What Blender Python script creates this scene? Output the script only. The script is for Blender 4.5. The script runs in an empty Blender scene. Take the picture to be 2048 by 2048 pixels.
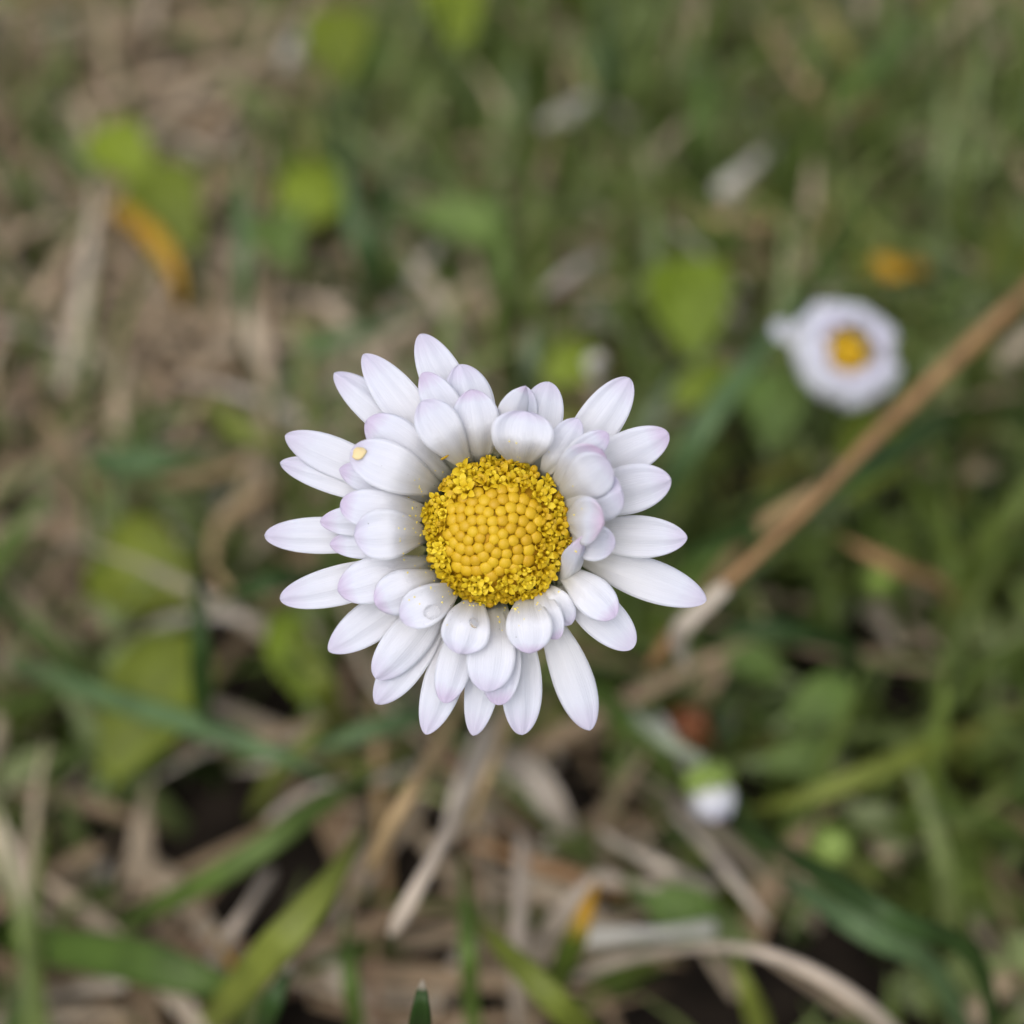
import bpy, bmesh, math, random
import numpy as np
from mathutils import Vector, Matrix, Quaternion

# ------------------------------------------------------------------ camera
MM = 0.001                      # everything below is measured in millimetres
PITCH = math.radians(47.0)      # camera looks down on the lawn
CAM = Vector((0.0, 0.0, 132.0))
FOV = math.radians(40.0)
FPX = 1024.0 / math.tan(FOV / 2)
DV = Vector((0, math.cos(PITCH), -math.sin(PITCH)))
RV = Vector((1, 0, 0))
UV_ = Vector((0, math.sin(PITCH), math.cos(PITCH)))
NV = -DV
DEPTH = 70.0                    # distance from lens to the big daisy

scene = bpy.context.scene
col = scene.collection
cam_data = bpy.data.cameras.new('camera')
cam = bpy.data.objects.new('camera', cam_data)
col.objects.link(cam)
cam.location = CAM * MM
cam.rotation_euler = (math.pi / 2 - PITCH, 0, 0)
cam_data.sensor_fit = 'AUTO'
cam_data.sensor_width = 36
cam_data.angle = FOV
cam_data.clip_start = 0.002
cam_data.clip_end = 200.0
cam_data.dof.use_dof = True
cam_data.dof.focus_distance = 69.2 * MM
cam_data.dof.aperture_fstop = cam_data.lens / 2.6
cam_data.dof.aperture_blades = 0
scene.camera = cam

# ------------------------------------------------------------------ light
SUN_EL, SUN_AZ = math.radians(58), math.radians(205)   # azimuth clockwise from +Y
world = bpy.data.worlds.new('World')
scene.world = world
world.use_nodes = True
wn, wl = world.node_tree.nodes, world.node_tree.links
bg = wn['Background']
sky = wn.new('ShaderNodeTexSky')
sky.sky_type = 'NISHITA'
sky.sun_disc = False
sky.sun_elevation = SUN_EL
sky.sun_rotation = SUN_AZ
sky.air_density = 1.0
sky.dust_density = 4.0
sky.ozone_density = 1.0
hs = wn.new('ShaderNodeHueSaturation')                  # an overcast, nearly grey sky
hs.inputs['Saturation'].default_value = 0.52
wl.new(sky.outputs[0], hs.inputs['Color'])
wl.new(hs.outputs[0], bg.inputs['Color'])
bg.inputs['Strength'].default_value = 0.10
sun_d = bpy.data.lights.new('sun', 'SUN')
sun_d.energy = 1.0
sun_d.angle = math.radians(80)
sun_d.color = (1.0, 0.96, 0.9)
sun = bpy.data.objects.new('sun', sun_d)
col.objects.link(sun)
sdir = Vector((math.sin(SUN_AZ) * math.cos(SUN_EL), math.cos(SUN_AZ) * math.cos(SUN_EL), math.sin(SUN_EL)))
sun.rotation_euler = sdir.to_track_quat('Z', 'Y').to_euler()
sun.location = sdir * 2
vs = scene.view_settings
vs.view_transform = 'Standard'
vs.look = 'None'
vs.exposure = 0.92
vs.gamma = 1.0
vs.use_curve_mapping = False

rng = random.Random(7)
nrg = np.random.default_rng(11)

# ------------------------------------------------------------------ helpers
K = 2048.0 / 1932.0             # measurements were read off a 1932 px view

def ray(px, py):
    return DV + RV * ((px * K - 1024) / FPX) + UV_ * ((1024 - py * K) / FPX)

def gp(px, py, h):
    """point of the lawn at height h (mm) seen in that direction"""
    d = ray(px, py)
    return CAM + d * ((h - CAM.z) / d.z)

def pd(px, py, depth):
    return CAM + ray(px, py) * depth

def tag(o, label=None, cat=None, group=None, kind=None):
    if label: o['label'] = label
    if cat: o['category'] = cat
    if group: o['group'] = group
    if kind: o['kind'] = kind
    return o

def empty(name, loc):
    o = bpy.data.objects.new(name, None)
    o.empty_display_size = 0.003
    o.location = Vector(loc) * MM
    col.objects.link(o)
    return o

def mesh_from(name, verts, faces, mat, uvs=None, smooth=True):
    me = bpy.data.meshes.new(name)
    me.from_pydata(verts, [], faces)
    if uvs is not None:
        uvl = me.uv_layers.new(name='UVMap')
        li = np.zeros(len(me.loops), dtype=np.int32)
        me.loops.foreach_get('vertex_index', li)
        uvl.data.foreach_set('uv', np.asarray(uvs, dtype=np.float32)[li].ravel())
    if smooth:
        me.polygons.foreach_set('use_smooth', [True] * len(me.polygons))
    me.materials.append(mat)
    me.update()
    return me

def add(name, me, parent=None, loc=None):
    o = bpy.data.objects.new(name, me)
    if loc is not None:
        o.location = loc
    if parent is not None:
        o.parent = parent
    col.objects.link(o)
    return o

def spline(pts, n):
    P = [Vector(p) for p in pts]
    P = [P[0] * 2 - P[1]] + P + [P[-1] * 2 - P[-2]]
    m = len(P) - 3
    out = []
    for i in range(n + 1):
        x = i / n * m
        k = min(int(x), m - 1)
        t = x - k
        a, b, c, d = P[k], P[k + 1], P[k + 2], P[k + 3]
        out.append(0.5 * (2 * b + (c - a) * t + (2 * a - 5 * b + 4 * c - d) * t * t + (3 * b - a - 3 * c + d) * t ** 3))
    return out

def tube(pts, radii, seg=10, base=Vector((0, 0, 0)), flat=1.0, up=None):
    """closed tapered tube; returns verts (metres, relative to base), faces, uvs"""
    verts, faces, uvs = [], [], []
    n = len(pts)
    up = up or Vector((0.3, 0.2, 1)).normalized()
    for i, p in enumerate(pts):
        t = (pts[min(i + 1, n - 1)] - pts[max(i - 1, 0)]).normalized()
        s = t.cross(up)
        s = s.normalized() if s.length > 1e-4 else Vector((1, 0, 0))
        u = s.cross(t).normalized()
        for j in range(seg):
            a = 2 * math.pi * j / seg
            q = p + s * (radii[i] * math.cos(a)) + u * (radii[i] * flat * math.sin(a))
            verts.append((q - base) * MM)
            uvs.append((i / (n - 1), j / seg))
    for i in range(n - 1):
        for j in range(seg):
            k = (j + 1) % seg
            faces.append((i * seg + j, i * seg + k, (i + 1) * seg + k, (i + 1) * seg + j))
    faces.append(tuple(range(seg))[::-1])
    faces.append(tuple(range((n - 1) * seg, n * seg)))
    return verts, faces, uvs

# ------------------------------------------------------------------ materials
def new_mat(name):
    m = bpy.data.materials.new(name)
    m.use_nodes = True
    nt = m.node_tree
    for nd in list(nt.nodes):
        nt.nodes.remove(nd)
    return m, nt.nodes, nt.links

def ramp(nodes, stops):
    r = nodes.new('ShaderNodeValToRGB')
    e = r.color_ramp.elements
    while len(e) > 1:
        e.remove(e[-1])
    e[0].position = stops[0][0]
    e[0].color = (*stops[0][1], 1)
    for p, c in stops[1:]:
        x = e.new(p)
        x.color = (*c, 1)
    return r

def mul(nodes, links, a, b, fac=1.0, mode='MULTIPLY'):
    m = nodes.new('ShaderNodeMix')
    m.data_type = 'RGBA'
    m.blend_type = mode
    m.inputs[0].default_value = fac
    links.new(a, m.inputs[6])
    links.new(b, m.inputs[7])
    return m.outputs[2]

def leafy(name, stops, rough=0.5, trans=0.3, spec=0.3, noise_scale=220.0, attr=None, streak=0.35, tipcol=None, mottle=0.35):
    """thin plant tissue: colour by object (or by blade attribute), streaks along it, some light through it"""
    m, N, L = new_mat(name)
    out = N.new('ShaderNodeOutputMaterial')
    if attr:
        a = N.new('ShaderNodeAttribute'); a.attribute_name = attr
        src = a.outputs['Fac']
    else:
        a = N.new('ShaderNodeObjectInfo')
        src = a.outputs['Random']
    r = ramp(N, stops)
    L.new(src, r.inputs[0])
    c = r.outputs[0]
    uv = N.new('ShaderNodeUVMap'); uv.uv_map = 'UVMap'
    tc = N.new('ShaderNodeTexCoord')
    nz = N.new('ShaderNodeTexNoise')
    nz.inputs['Scale'].default_value = noise_scale
    nz.inputs['Detail'].default_value = 4
    L.new(tc.outputs['Object'], nz.inputs['Vector'])
    r2 = ramp(N, [(0.3, (1 - mottle,) * 3), (0.7, (1 + mottle * 0.4,) * 3)])
    L.new(nz.outputs[0], r2.inputs[0])
    c = mul(N, L, c, r2.outputs[0])
    mp = N.new('ShaderNodeMapping')
    mp.inputs['Scale'].default_value = (1.2, 14, 1)
    L.new(uv.outputs[0], mp.inputs[0])
    n2 = N.new('ShaderNodeTexNoise')
    n2.inputs['Scale'].default_value = 3.0
    n2.inputs['Detail'].default_value = 3
    L.new(mp.outputs[0], n2.inputs['Vector'])
    r3 = ramp(N, [(0.3, (1 - streak,) * 3), (0.7, (1 + streak * 0.3,) * 3)])
    L.new(n2.outputs[0], r3.inputs[0])
    c = mul(N, L, c, r3.outputs[0])
    if tipcol:
        sx = N.new('ShaderNodeSeparateXYZ')
        L.new(uv.outputs[0], sx.inputs[0])
        rt = ramp(N, [(0.0, (1, 1, 1)), (tipcol[1] * 0.6, (0.85,) * 3), (tipcol[1], (0, 0, 0))])
        L.new(sx.outputs[0], rt.inputs[0])
        mx = N.new('ShaderNodeMix'); mx.data_type = 'RGBA'
        L.new(rt.outputs[0], mx.inputs[0])
        L.new(c, mx.inputs[6])
        mx.inputs[7].default_value = (*tipcol[0], 1)
        c = mx.outputs[2]
    p = N.new('ShaderNodeBsdfPrincipled')
    p.inputs['Roughness'].default_value = rough
    p.inputs['Specular IOR Level'].default_value = spec
    L.new(c, p.inputs['Base Color'])
    bp = N.new('ShaderNodeBump')
    bp.inputs['Strength'].default_value = 0.25
    bp.inputs['Distance'].default_value = 0.0002
    L.new(n2.outputs[0], bp.inputs['Height'])
    L.new(bp.outputs[0], p.inputs['Normal'])
    if trans > 0:
        t = N.new('ShaderNodeBsdfTranslucent')
        L.new(c, t.inputs['Color'])
        ms = N.new('ShaderNodeMixShader')
        ms.inputs[0].default_value = trans
        L.new(p.outputs[0], ms.inputs[1])
        L.new(t.outputs[0], ms.inputs[2])
        L.new(ms.outputs[0], out.inputs[0])
    else:
        L.new(p.outputs[0], out.inputs[0])
    return m

def petal_mat(name, tip, tipstart):
    m, N, L = new_mat(name)
    out = N.new('ShaderNodeOutputMaterial')
    uv = N.new('ShaderNodeUVMap'); uv.uv_map = 'UVMap'
    sx = N.new('ShaderNodeSeparateXYZ')
    L.new(uv.outputs[0], sx.inputs[0])
    nz = N.new('ShaderNodeTexNoise'); nz.inputs['Scale'].default_value = 5
    L.new(uv.outputs[0], nz.inputs['Vector'])
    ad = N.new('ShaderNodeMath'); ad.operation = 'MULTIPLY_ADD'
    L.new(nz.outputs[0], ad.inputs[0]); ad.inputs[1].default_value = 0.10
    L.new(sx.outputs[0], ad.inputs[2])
    r = ramp(N, [(0.06, (0.44, 0.44, 0.24)), (0.24, (0.68, 0.66, 0.58)), (0.44, (0.80, 0.80, 0.82)),  # greenish claw, with the shaded ring around the disc painted into its colour
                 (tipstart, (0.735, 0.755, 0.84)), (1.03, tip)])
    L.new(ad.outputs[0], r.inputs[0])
    c = r.outputs[0]
    mp = N.new('ShaderNodeMapping'); mp.inputs['Scale'].default_value = (0.8, 16, 1)
    L.new(uv.outputs[0], mp.inputs[0])
    n2 = N.new('ShaderNodeTexNoise'); n2.inputs['Scale'].default_value = 2.2; n2.inputs['Detail'].default_value = 4
    L.new(mp.outputs[0], n2.inputs['Vector'])
    r3 = ramp(N, [(0.3, (0.93, 0.93, 0.945)), (0.7, (1, 1, 1))])
    L.new(n2.outputs[0], r3.inputs[0])
    c = mul(N, L, c, r3.outputs[0])
    p = N.new('ShaderNodeBsdfPrincipled')
    p.inputs['Roughness'].default_value = 0.55
    p.inputs['Specular IOR Level'].default_value = 0.25
    p.inputs['Sheen Weight'].default_value = 0.08
    L.new(c, p.inputs['Base Color'])
    bp = N.new('ShaderNodeBump')
    bp.inputs['Strength'].default_value = 0.45
    bp.inputs['Distance'].default_value = 0.00012
    L.new(n2.outputs[0], bp.inputs['Height'])
    L.new(bp.outputs[0], p.inputs['Normal'])
    t = N.new('ShaderNodeBsdfTranslucent')
    L.new(c, t.inputs['Color'])
    ms = N.new('ShaderNodeMixShader'); ms.inputs[0].default_value = 0.36
    L.new(p.outputs[0], ms.inputs[1]); L.new(t.outputs[0], ms.inputs[2])
    L.new(ms.outputs[0], out.inputs[0])
    return m

def simple(name, stops, rough=0.5, scale=900.0, trans=0.0, spec=0.3, sss=0.0):
    m, N, L = new_mat(name)
    out = N.new('ShaderNodeOutputMaterial')
    oi = N.new('ShaderNodeObjectInfo')
    r = ramp(N, stops); L.new(oi.outputs['Random'], r.inputs[0])
    tc = N.new('ShaderNodeTexCoord')
    nz = N.new('ShaderNodeTexNoise'); nz.inputs['Scale'].default_value = scale; nz.inputs['Detail'].default_value = 3
    L.new(tc.outputs['Object'], nz.inputs['Vector'])
    r2 = ramp(N, [(0.3, (0.82, 0.8, 0.75)), (0.7, (1.06, 1.06, 1.06))]); L.new(nz.outputs[0], r2.inputs[0])
    c = mul(N, L, r.outputs[0], r2.outputs[0])
    p = N.new('ShaderNodeBsdfPrincipled')
    p.inputs['Roughness'].default_value = rough
    p.inputs['Specular IOR Level'].default_value = spec
    L.new(c, p.inputs['Base Color'])
    if trans:
        t = N.new('ShaderNodeBsdfTranslucent'); L.new(c, t.inputs['Color'])
        ms = N.new('ShaderNodeMixShader'); ms.inputs[0].default_value = trans
        L.new(p.outputs[0], ms.inputs[1]); L.new(t.outputs[0], ms.inputs[2]); L.new(ms.outputs[0], out.inputs[0])
    else:
        L.new(p.outputs[0], out.inputs[0])
    return m

M = {}
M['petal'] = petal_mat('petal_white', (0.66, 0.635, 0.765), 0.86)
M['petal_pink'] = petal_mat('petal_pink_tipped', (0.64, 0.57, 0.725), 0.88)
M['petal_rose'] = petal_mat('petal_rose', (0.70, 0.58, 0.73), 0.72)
M['bud'] = simple('floret_bud_gold', [(0, (0.52, 0.31, 0.010)), (1, (0.62, 0.41, 0.016))], rough=0.42, trans=0.15)
M['floret'] = simple('floret_open_yellow', [(0, (0.58, 0.37, 0.010)), (0.45, (0.68, 0.48, 0.012)), (1, (0.80, 0.62, 0.03))], rough=0.5, trans=0.25)
M['scrap'] = simple('scrap_pale_yellow', [(0, (0.86, 0.72, 0.42)), (1, (0.86, 0.72, 0.42))], rough=0.6, trans=0.3)
M['disc'] = simple('disc_ochre', [(0, (0.55, 0.31, 0.01)), (1, (0.55, 0.31, 0.01))], rough=0.7)
M['pollen'] = simple('pollen_yellow', [(0, (0.90, 0.74, 0.10)), (1, (0.9, 0.76, 0.12))], rough=0.7)
M['speck'] = simple('dark_speck', [(0, (0.03, 0.025, 0.02)), (1, (0.05, 0.04, 0.03))], rough=0.8)
M['bract'] = leafy('bract_green', [(0, (0.05, 0.085, 0.02)), (1, (0.075, 0.11, 0.03))], rough=0.6, trans=0.15)
M['bract_pale'] = leafy('bract_pale_green', [(0, (0.20, 0.29, 0.05)), (1, (0.27, 0.37, 0.09))], rough=0.6, trans=0.2)
M['stem'] = leafy('stem_green', [(0, (0.144, 0.192, 0.072)), (1, (0.180, 0.228, 0.096))], rough=0.6, trans=0.0)
M['stem_pale'] = leafy('stem_pale', [(0, (0.30, 0.34, 0.24)), (1, (0.33, 0.36, 0.26))], rough=0.7, trans=0.0)
M['green'] = leafy('blade_green', [(0, (0.090, 0.156, 0.026)), (1, (0.128, 0.194, 0.039))])
M['blue'] = leafy('blade_bluegreen', [(0, (0.101, 0.180, 0.066)), (1, (0.135, 0.216, 0.090))])
M['dark'] = leafy('blade_dark', [(0, (0.033, 0.072, 0.014)), (1, (0.046, 0.090, 0.019))])
M['lime'] = leafy('blade_yellowgreen', [(0, (0.195, 0.237, 0.033)), (1, (0.234, 0.275, 0.050))])
M['greytip'] = leafy('blade_greygreen', [(0, (0.14, 0.19, 0.10)), (1, (0.16, 0.2, 0.12))])
M['tan'] = leafy('straw_tan', [(0, (0.408, 0.282, 0.138)), (1, (0.468, 0.336, 0.180))], trans=0.15, rough=0.6)
M['pale'] = leafy('straw_pale', [(0, (0.483, 0.402, 0.322)), (1, (0.552, 0.483, 0.402))], trans=0.15, rough=0.6)
M['white'] = leafy('straw_bleached', [(0, (0.52, 0.49, 0.44)), (1, (0.58, 0.56, 0.50))], trans=0.15, rough=0.6)
M['brown'] = leafy('straw_brown', [(0, (0.360, 0.198, 0.090)), (1, (0.396, 0.228, 0.108))], trans=0.12, rough=0.6)
M['rust'] = leafy('leaf_rust', [(0, (0.20, 0.06, 0.02)), (1, (0.22, 0.075, 0.03))], trans=0.12, rough=0.6)
M['orange'] = leafy('leaf_orange', [(0, (0.50, 0.27, 0.012)), (1, (0.55, 0.31, 0.02))], trans=0.25)
M['lime_orange'] = leafy('blade_orange_tipped', [(0, (0.10, 0.15, 0.02)), (1, (0.12, 0.17, 0.03))], tipcol=((0.52, 0.27, 0.02), 0.42))
M['dark_paletip'] = leafy('blade_dark_pale_tipped', [(0, (0.035, 0.075, 0.016)), (1, (0.04, 0.085, 0.02))], tipcol=((0.5, 0.42, 0.33), 0.16))
M['leaf'] = leafy('leaf_bright', [(0, (0.169, 0.244, 0.012)), (1, (0.223, 0.294, 0.017))], trans=0.35, noise_scale=300)
M['leaf_olive'] = leafy('leaf_olive', [(0, (0.147, 0.194, 0.012)), (1, (0.182, 0.225, 0.014))], trans=0.35, noise_scale=300)
M['leaf_green'] = leafy('leaf_midgreen', [(0, (0.128, 0.215, 0.042)), (1, (0.165, 0.247, 0.054))], trans=0.35, noise_scale=300)
M['grass'] = leafy('lawn_blades', [(0, (0.055, 0.100, 0.018)), (0.25, (0.110, 0.165, 0.028)), (0.5, (0.150, 0.205, 0.038)),
                                  (0.72, (0.190, 0.245, 0.085)), (0.88, (0.25, 0.275, 0.05)), (1, (0.34, 0.29, 0.09))], attr='tint', trans=0.3, rough=0.4, spec=0.5)
M['thatch'] = leafy('lawn_thatch', [(0, (0.20, 0.12, 0.065)), (0.3, (0.33, 0.235, 0.14)), (0.6, (0.43, 0.335, 0.225)),
                                    (0.85, (0.51, 0.43, 0.33)), (1, (0.60, 0.55, 0.49))], attr='tint', trans=0.15, rough=0.5, spec=0.4)

def soil_mat():
    m, N, L = new_mat('soil')
    out = N.new('ShaderNodeOutputMaterial')
    tc = N.new('ShaderNodeTexCoord')
    nz = N.new('ShaderNodeTexNoise'); nz.inputs['Scale'].default_value = 160; nz.inputs['Detail'].default_value = 8
    L.new(tc.outputs['Object'], nz.inputs['Vector'])
    r = ramp(N, [(0.3, (0.006, 0.005, 0.004)), (0.55, (0.016, 0.012, 0.009)), (0.75, (0.035, 0.027, 0.02))])
    L.new(nz.outputs[0], r.inputs[0])
    # far away the sheet stands for mixed turf
    ge = N.new('ShaderNodeNewGeometry')
    ln = N.new('ShaderNodeVectorMath'); ln.operation = 'LENGTH'
    L.new(ge.outputs['Position'], ln.inputs[0])
    mr = N.new('ShaderNodeMapRange')
    mr.inputs['From Min'].default_value = 0.7; mr.inputs['From Max'].default_value = 1.2
    L.new(ln.outputs['Value'], mr.inputs[0])
    n3 = N.new('ShaderNodeTexNoise'); n3.inputs['Scale'].default_value = 60; n3.inputs['Detail'].default_value = 6
    L.new(tc.outputs['Object'], n3.inputs['Vector'])
    r4 = ramp(N, [(0.35, (0.045, 0.075, 0.018)), (0.55, (0.09, 0.11, 0.04)), (0.7, (0.18, 0.14, 0.08))])
    L.new(n3.outputs[0], r4.inputs[0])
    mx = N.new('ShaderNodeMix'); mx.data_type = 'RGBA'
    L.new(mr.outputs[0], mx.inputs[0]); L.new(r.outputs[0], mx.inputs[6]); L.new(r4.outputs[0], mx.inputs[7])
    p = N.new('ShaderNodeBsdfPrincipled')
    p.inputs['Roughness'].default_value = 0.95
    p.inputs['Specular IOR Level'].default_value = 0.1
    L.new(mx.outputs[2], p.inputs['Base Color'])
    bp = N.new('ShaderNodeBump'); bp.inputs['Strength'].default_value = 0.8; bp.inputs['Distance'].default_value = 0.002
    L.new(nz.outputs[0], bp.inputs['Height']); L.new(bp.outputs[0], p.inputs['Normal'])
    L.new(p.outputs[0], out.inputs[0])
    return m

def water_mat():
    m, N, L = new_mat('water_drop')
    out = N.new('ShaderNodeOutputMaterial')
    p = N.new('ShaderNodeBsdfPrincipled')
    p.inputs['Base Color'].default_value = (1, 1, 1, 1)
    p.inputs['Transmission Weight'].default_value = 1.0
    p.inputs['Roughness'].default_value = 0.02
    p.inputs['IOR'].default_value = 1.33
    L.new(p.outputs[0], out.inputs[0])
    return m
M['water'] = water_mat()

# ------------------------------------------------------------------ ground
def ground():
    verts, faces = [], []
    n = 90
    # fine uneven sheet near the camera, widening to the horizon
    xs = np.sign(np.linspace(-1, 1, n)) * (np.abs(np.linspace(-1, 1, n)) ** 5 * 60 + np.abs(np.linspace(-1, 1, n)) * 0.5)
    for j in range(n):
        for i in range(n):
            x, y = xs[i], xs[j] + 0.15
            z = 0.0012 * math.sin(x * 95 + 1.3) * math.cos(y * 83) + 0.0009 * math.sin(x * 210 + y * 160)
            z -= 0.0012
            verts.append((x, y, z))
    for j in range(n - 1):
        for i in range(n - 1):
            a = j * n + i
            faces.append((a, a + 1, a + n + 1, a + n))
    o = add('ground', mesh_from('ground', verts, faces, soil_mat()))
    tag(o, 'dark crumbly soil under the lawn', 'ground', kind='structure')
ground()

# ------------------------------------------------------------------ petals
def petal_mesh(center, nrm, width, arch, mat, thick=0.09, base=Vector((0, 0, 0)), nu=22, nv=11, claw=0.34,
               wmax=0.66, tipexp=0.55, twist=0.0, notch=0.0, groove=0.05, seed=0, curl=0.0):
    """center: list of nu+1 centre points (mm); nrm: vector towards the petal's face"""
    r = random.Random(seed)
    ph = r.uniform(0, 6)
    top, bot, uvs = [], [], []
    for i in range(nu + 1):
        t = 1 - (1 - i / nu) ** 1.7
        x = t * nu
        k0 = min(int(x), nu - 1)
        p = center[k0].lerp(center[k0 + 1], x - k0)
        t0, t1 = max(0, min(int(round(x)) - 1, nu - 2)), min(nu, max(int(round(x)) + 1, 2))
        tg = (center[t1] - center[t0]).normalized()
        sd = nrm.cross(tg).normalized()
        nn = tg.cross(sd).normalized()
        if twist:
            q = Quaternion(tg, twist * t)
            sd, nn = q @ sd, q @ nn
        if t < wmax:
            f = claw + (1 - claw) * math.sin(math.pi / 2 * t / wmax) ** 1.35
        else:
            x = (t - wmax) / (1 - wmax)
            f = max(1 - x * x, 0.00002) ** tipexp
        hw = width * 0.5 * f
        for j in range(nv):
            s = -1 + 2 * j / (nv - 1)
            z = -arch * width * s * s * f + groove * width * f * 0.5 * math.cos(s * 2 * math.pi) * min(1, 3 * t)
            z += 0.03 * width * math.sin(5 * t + ph + 2 * s) * s
            z += curl * width * abs(s) ** 3 * f
            q = p + sd * (hw * s) + nn * z
            top.append((q + nn * thick * 0.5 * (1 - 0.8 * s * s) - base) * MM)
            bot.append((q - nn * thick * 0.5 * (1 - 0.8 * s * s) - base) * MM)
            uvs.append((t, j / (nv - 1)))
    nt = len(top)
    verts = top + bot
    faces = []
    for i in range(nu):
        for j in range(nv - 1):
            a = i * nv + j
            faces.append((a, a + 1, a + nv + 1, a + nv))
            faces.append((nt + a, nt + a + nv, nt + a + nv + 1, nt + a + 1))
    for i in range(nu):
        a, b = i * nv, (i + 1) * nv
        faces.append((a, b, nt + b, nt + a))
        a, b = i * nv + nv - 1, (i + 1) * nv + nv - 1
        faces.append((a, nt + a, nt + b, b))
    for j in range(nv - 1):
        a = nu * nv + j
        faces.append((a, a + 1, nt + a + 1, nt + a))
        faces.append((j, nt + j, nt + j + 1, j + 1))
    return mesh_from('petal', verts, faces, mat, uvs + uvs)

DC = (939.0, 1003.0)            # middle of the disc as read off the photograph

def head_pt(px, py, w):
    """a point of the big flower head: w mm in front of the plane of its disc rim"""
    return pd(px, py, DEPTH - w)

# outer (0), middle (1) and inner (2) ray florets: tip x, y, base x, y, width (all read off), layer, extra rise at the tip, material
PETALS = [
    (792, 630, 905, 850, 82, 0, 0.6, 'petal'), (866, 688, 915, 860, 92, 0.5, 0.8, 'petal'), (797, 703, 880, 860, 72, 1, 0.8, 'petal_pink'),
    (888, 735, 905, 860, 88, 1.6, 1.0, 'petal_pink'), (795, 757, 878, 870, 84, 2, 0.9, 'petal'),
    (990, 728, 968, 860, 62, 0.4, 0.6, 'petal'), (1036, 720, 1030, 870, 84, 0, 0.8, 'petal'), (992, 776, 990, 865, 118, 2, 0.8, 'petal'),
    (1188, 713, 1072, 880, 84, 0, 1.4, 'petal'), (1262, 818, 1095, 905, 84, 0, 1.8, 'petal_pink'), (1266, 905, 1105, 955, 92, 0.6, 2.0, 'petal'),
    (1297, 1015, 1105, 1005, 80, 0, 1.8, 'petal'), (1333, 1133, 1095, 1050, 80, -0.2, 0.6, 'petal'),
    (1195, 1222, 1055, 1095, 82, 0, 0.8, 'petal'), (1160, 1165, 1070, 1080, 74, 1.2, 1.0, 'petal_pink'),
    (1113, 1378, 1022, 1130, 78, 0, 0.1, 'petal'), (985, 1386, 985, 1150, 78, 0, 0.1, 'petal'), (893, 1388, 925, 1150, 66, -0.2, 0.1, 'petal'),
    (803, 1385, 872, 1140, 76, 0, 0.1, 'petal'), (708, 1328, 848, 1125, 74, -0.1, 0.1, 'petal'), (708, 1280, 835, 1118, 84, 0.6, 0.3, 'petal'),
    (620, 1228, 825, 1095, 80, 0, 0.1, 'petal'), (528, 1130, 810, 1055, 76, 0, 0.0, 'petal'), (499, 1010, 800, 1010, 70, 0, 0.0, 'petal'),
    (528, 873, 805, 955, 66, -0.3, 0.0, 'petal'), (538, 822, 815, 935, 76, 0.2, 0.2, 'petal'), (630, 703, 845, 895, 76, -0.1, 0.2, 'petal'),
    (685, 668, 855, 880, 80, 0.2, 0.4, 'petal'),
    (692, 792, 848, 895, 88, 1.4, 0.5, 'petal_pink'), (662, 850, 825, 915, 92, 2, 0.6, 'petal'), (640, 885, 812, 935, 66, 1.3, 0.3, 'petal_pink'),
    (642, 950, 803, 962, 80, 1.9, 0.5, 'petal_pink'), (604, 984, 802, 985, 62, 0.9, 0.3, 'petal_pink'), (622, 1028, 802, 1020, 62, 0.9, 0.2, 'petal_pink'),
    (668, 1012, 800, 1012, 96, 2.2, 0.7, 'petal'), (637, 1115, 815, 1062, 86, 1.4, 0.5, 'petal_pink'), (708, 1140, 832, 1092, 84, 1.7, 0.5, 'petal_pink'),
    (755, 1168, 860, 1120, 76, 2.2, 0.6, 'petal'), (866, 1234, 895, 1140, 92, 2.2, 0.7, 'petal'), (838, 1326, 885, 1140, 68, 0.9, 0.3, 'petal_pink'),
    (918, 1305, 932, 1145, 92, 1.8, 0.5, 'petal'), (940, 1330, 950, 1145, 78, 1.0, 0.4, 'petal_pink'),
    (1000, 1233, 1000, 1135, 88, 2.0, 0.6, 'petal_pink'), (1052, 1206, 1035, 1118, 52, 1.5, 0.6, 'petal_pink'),
    (1148, 818, 1062, 895, 58, 1.2, 1.7, 'petal_pink'), (1136, 848, 1058, 912, 88, 1.9, 1.8, 'petal_rose'),
    (1172, 925, 1072, 945, 98, 1.7, 2.2, 'petal'), (1140, 985, 1090, 980, 90, 2.1, 2.2, 'petal_rose'),
    (1160, 1028, 1085, 1020, 70, 1.3, 1.8, 'petal'), (1092, 790, 1040, 880, 62, 0.9, 1.0, 'petal'), (1078, 1178, 1036, 1112, 56, 0.9, 0.5, 'petal'), (1150, 870, 1075, 925, 90, 2.2, 2.2, 'petal'),
]

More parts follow.
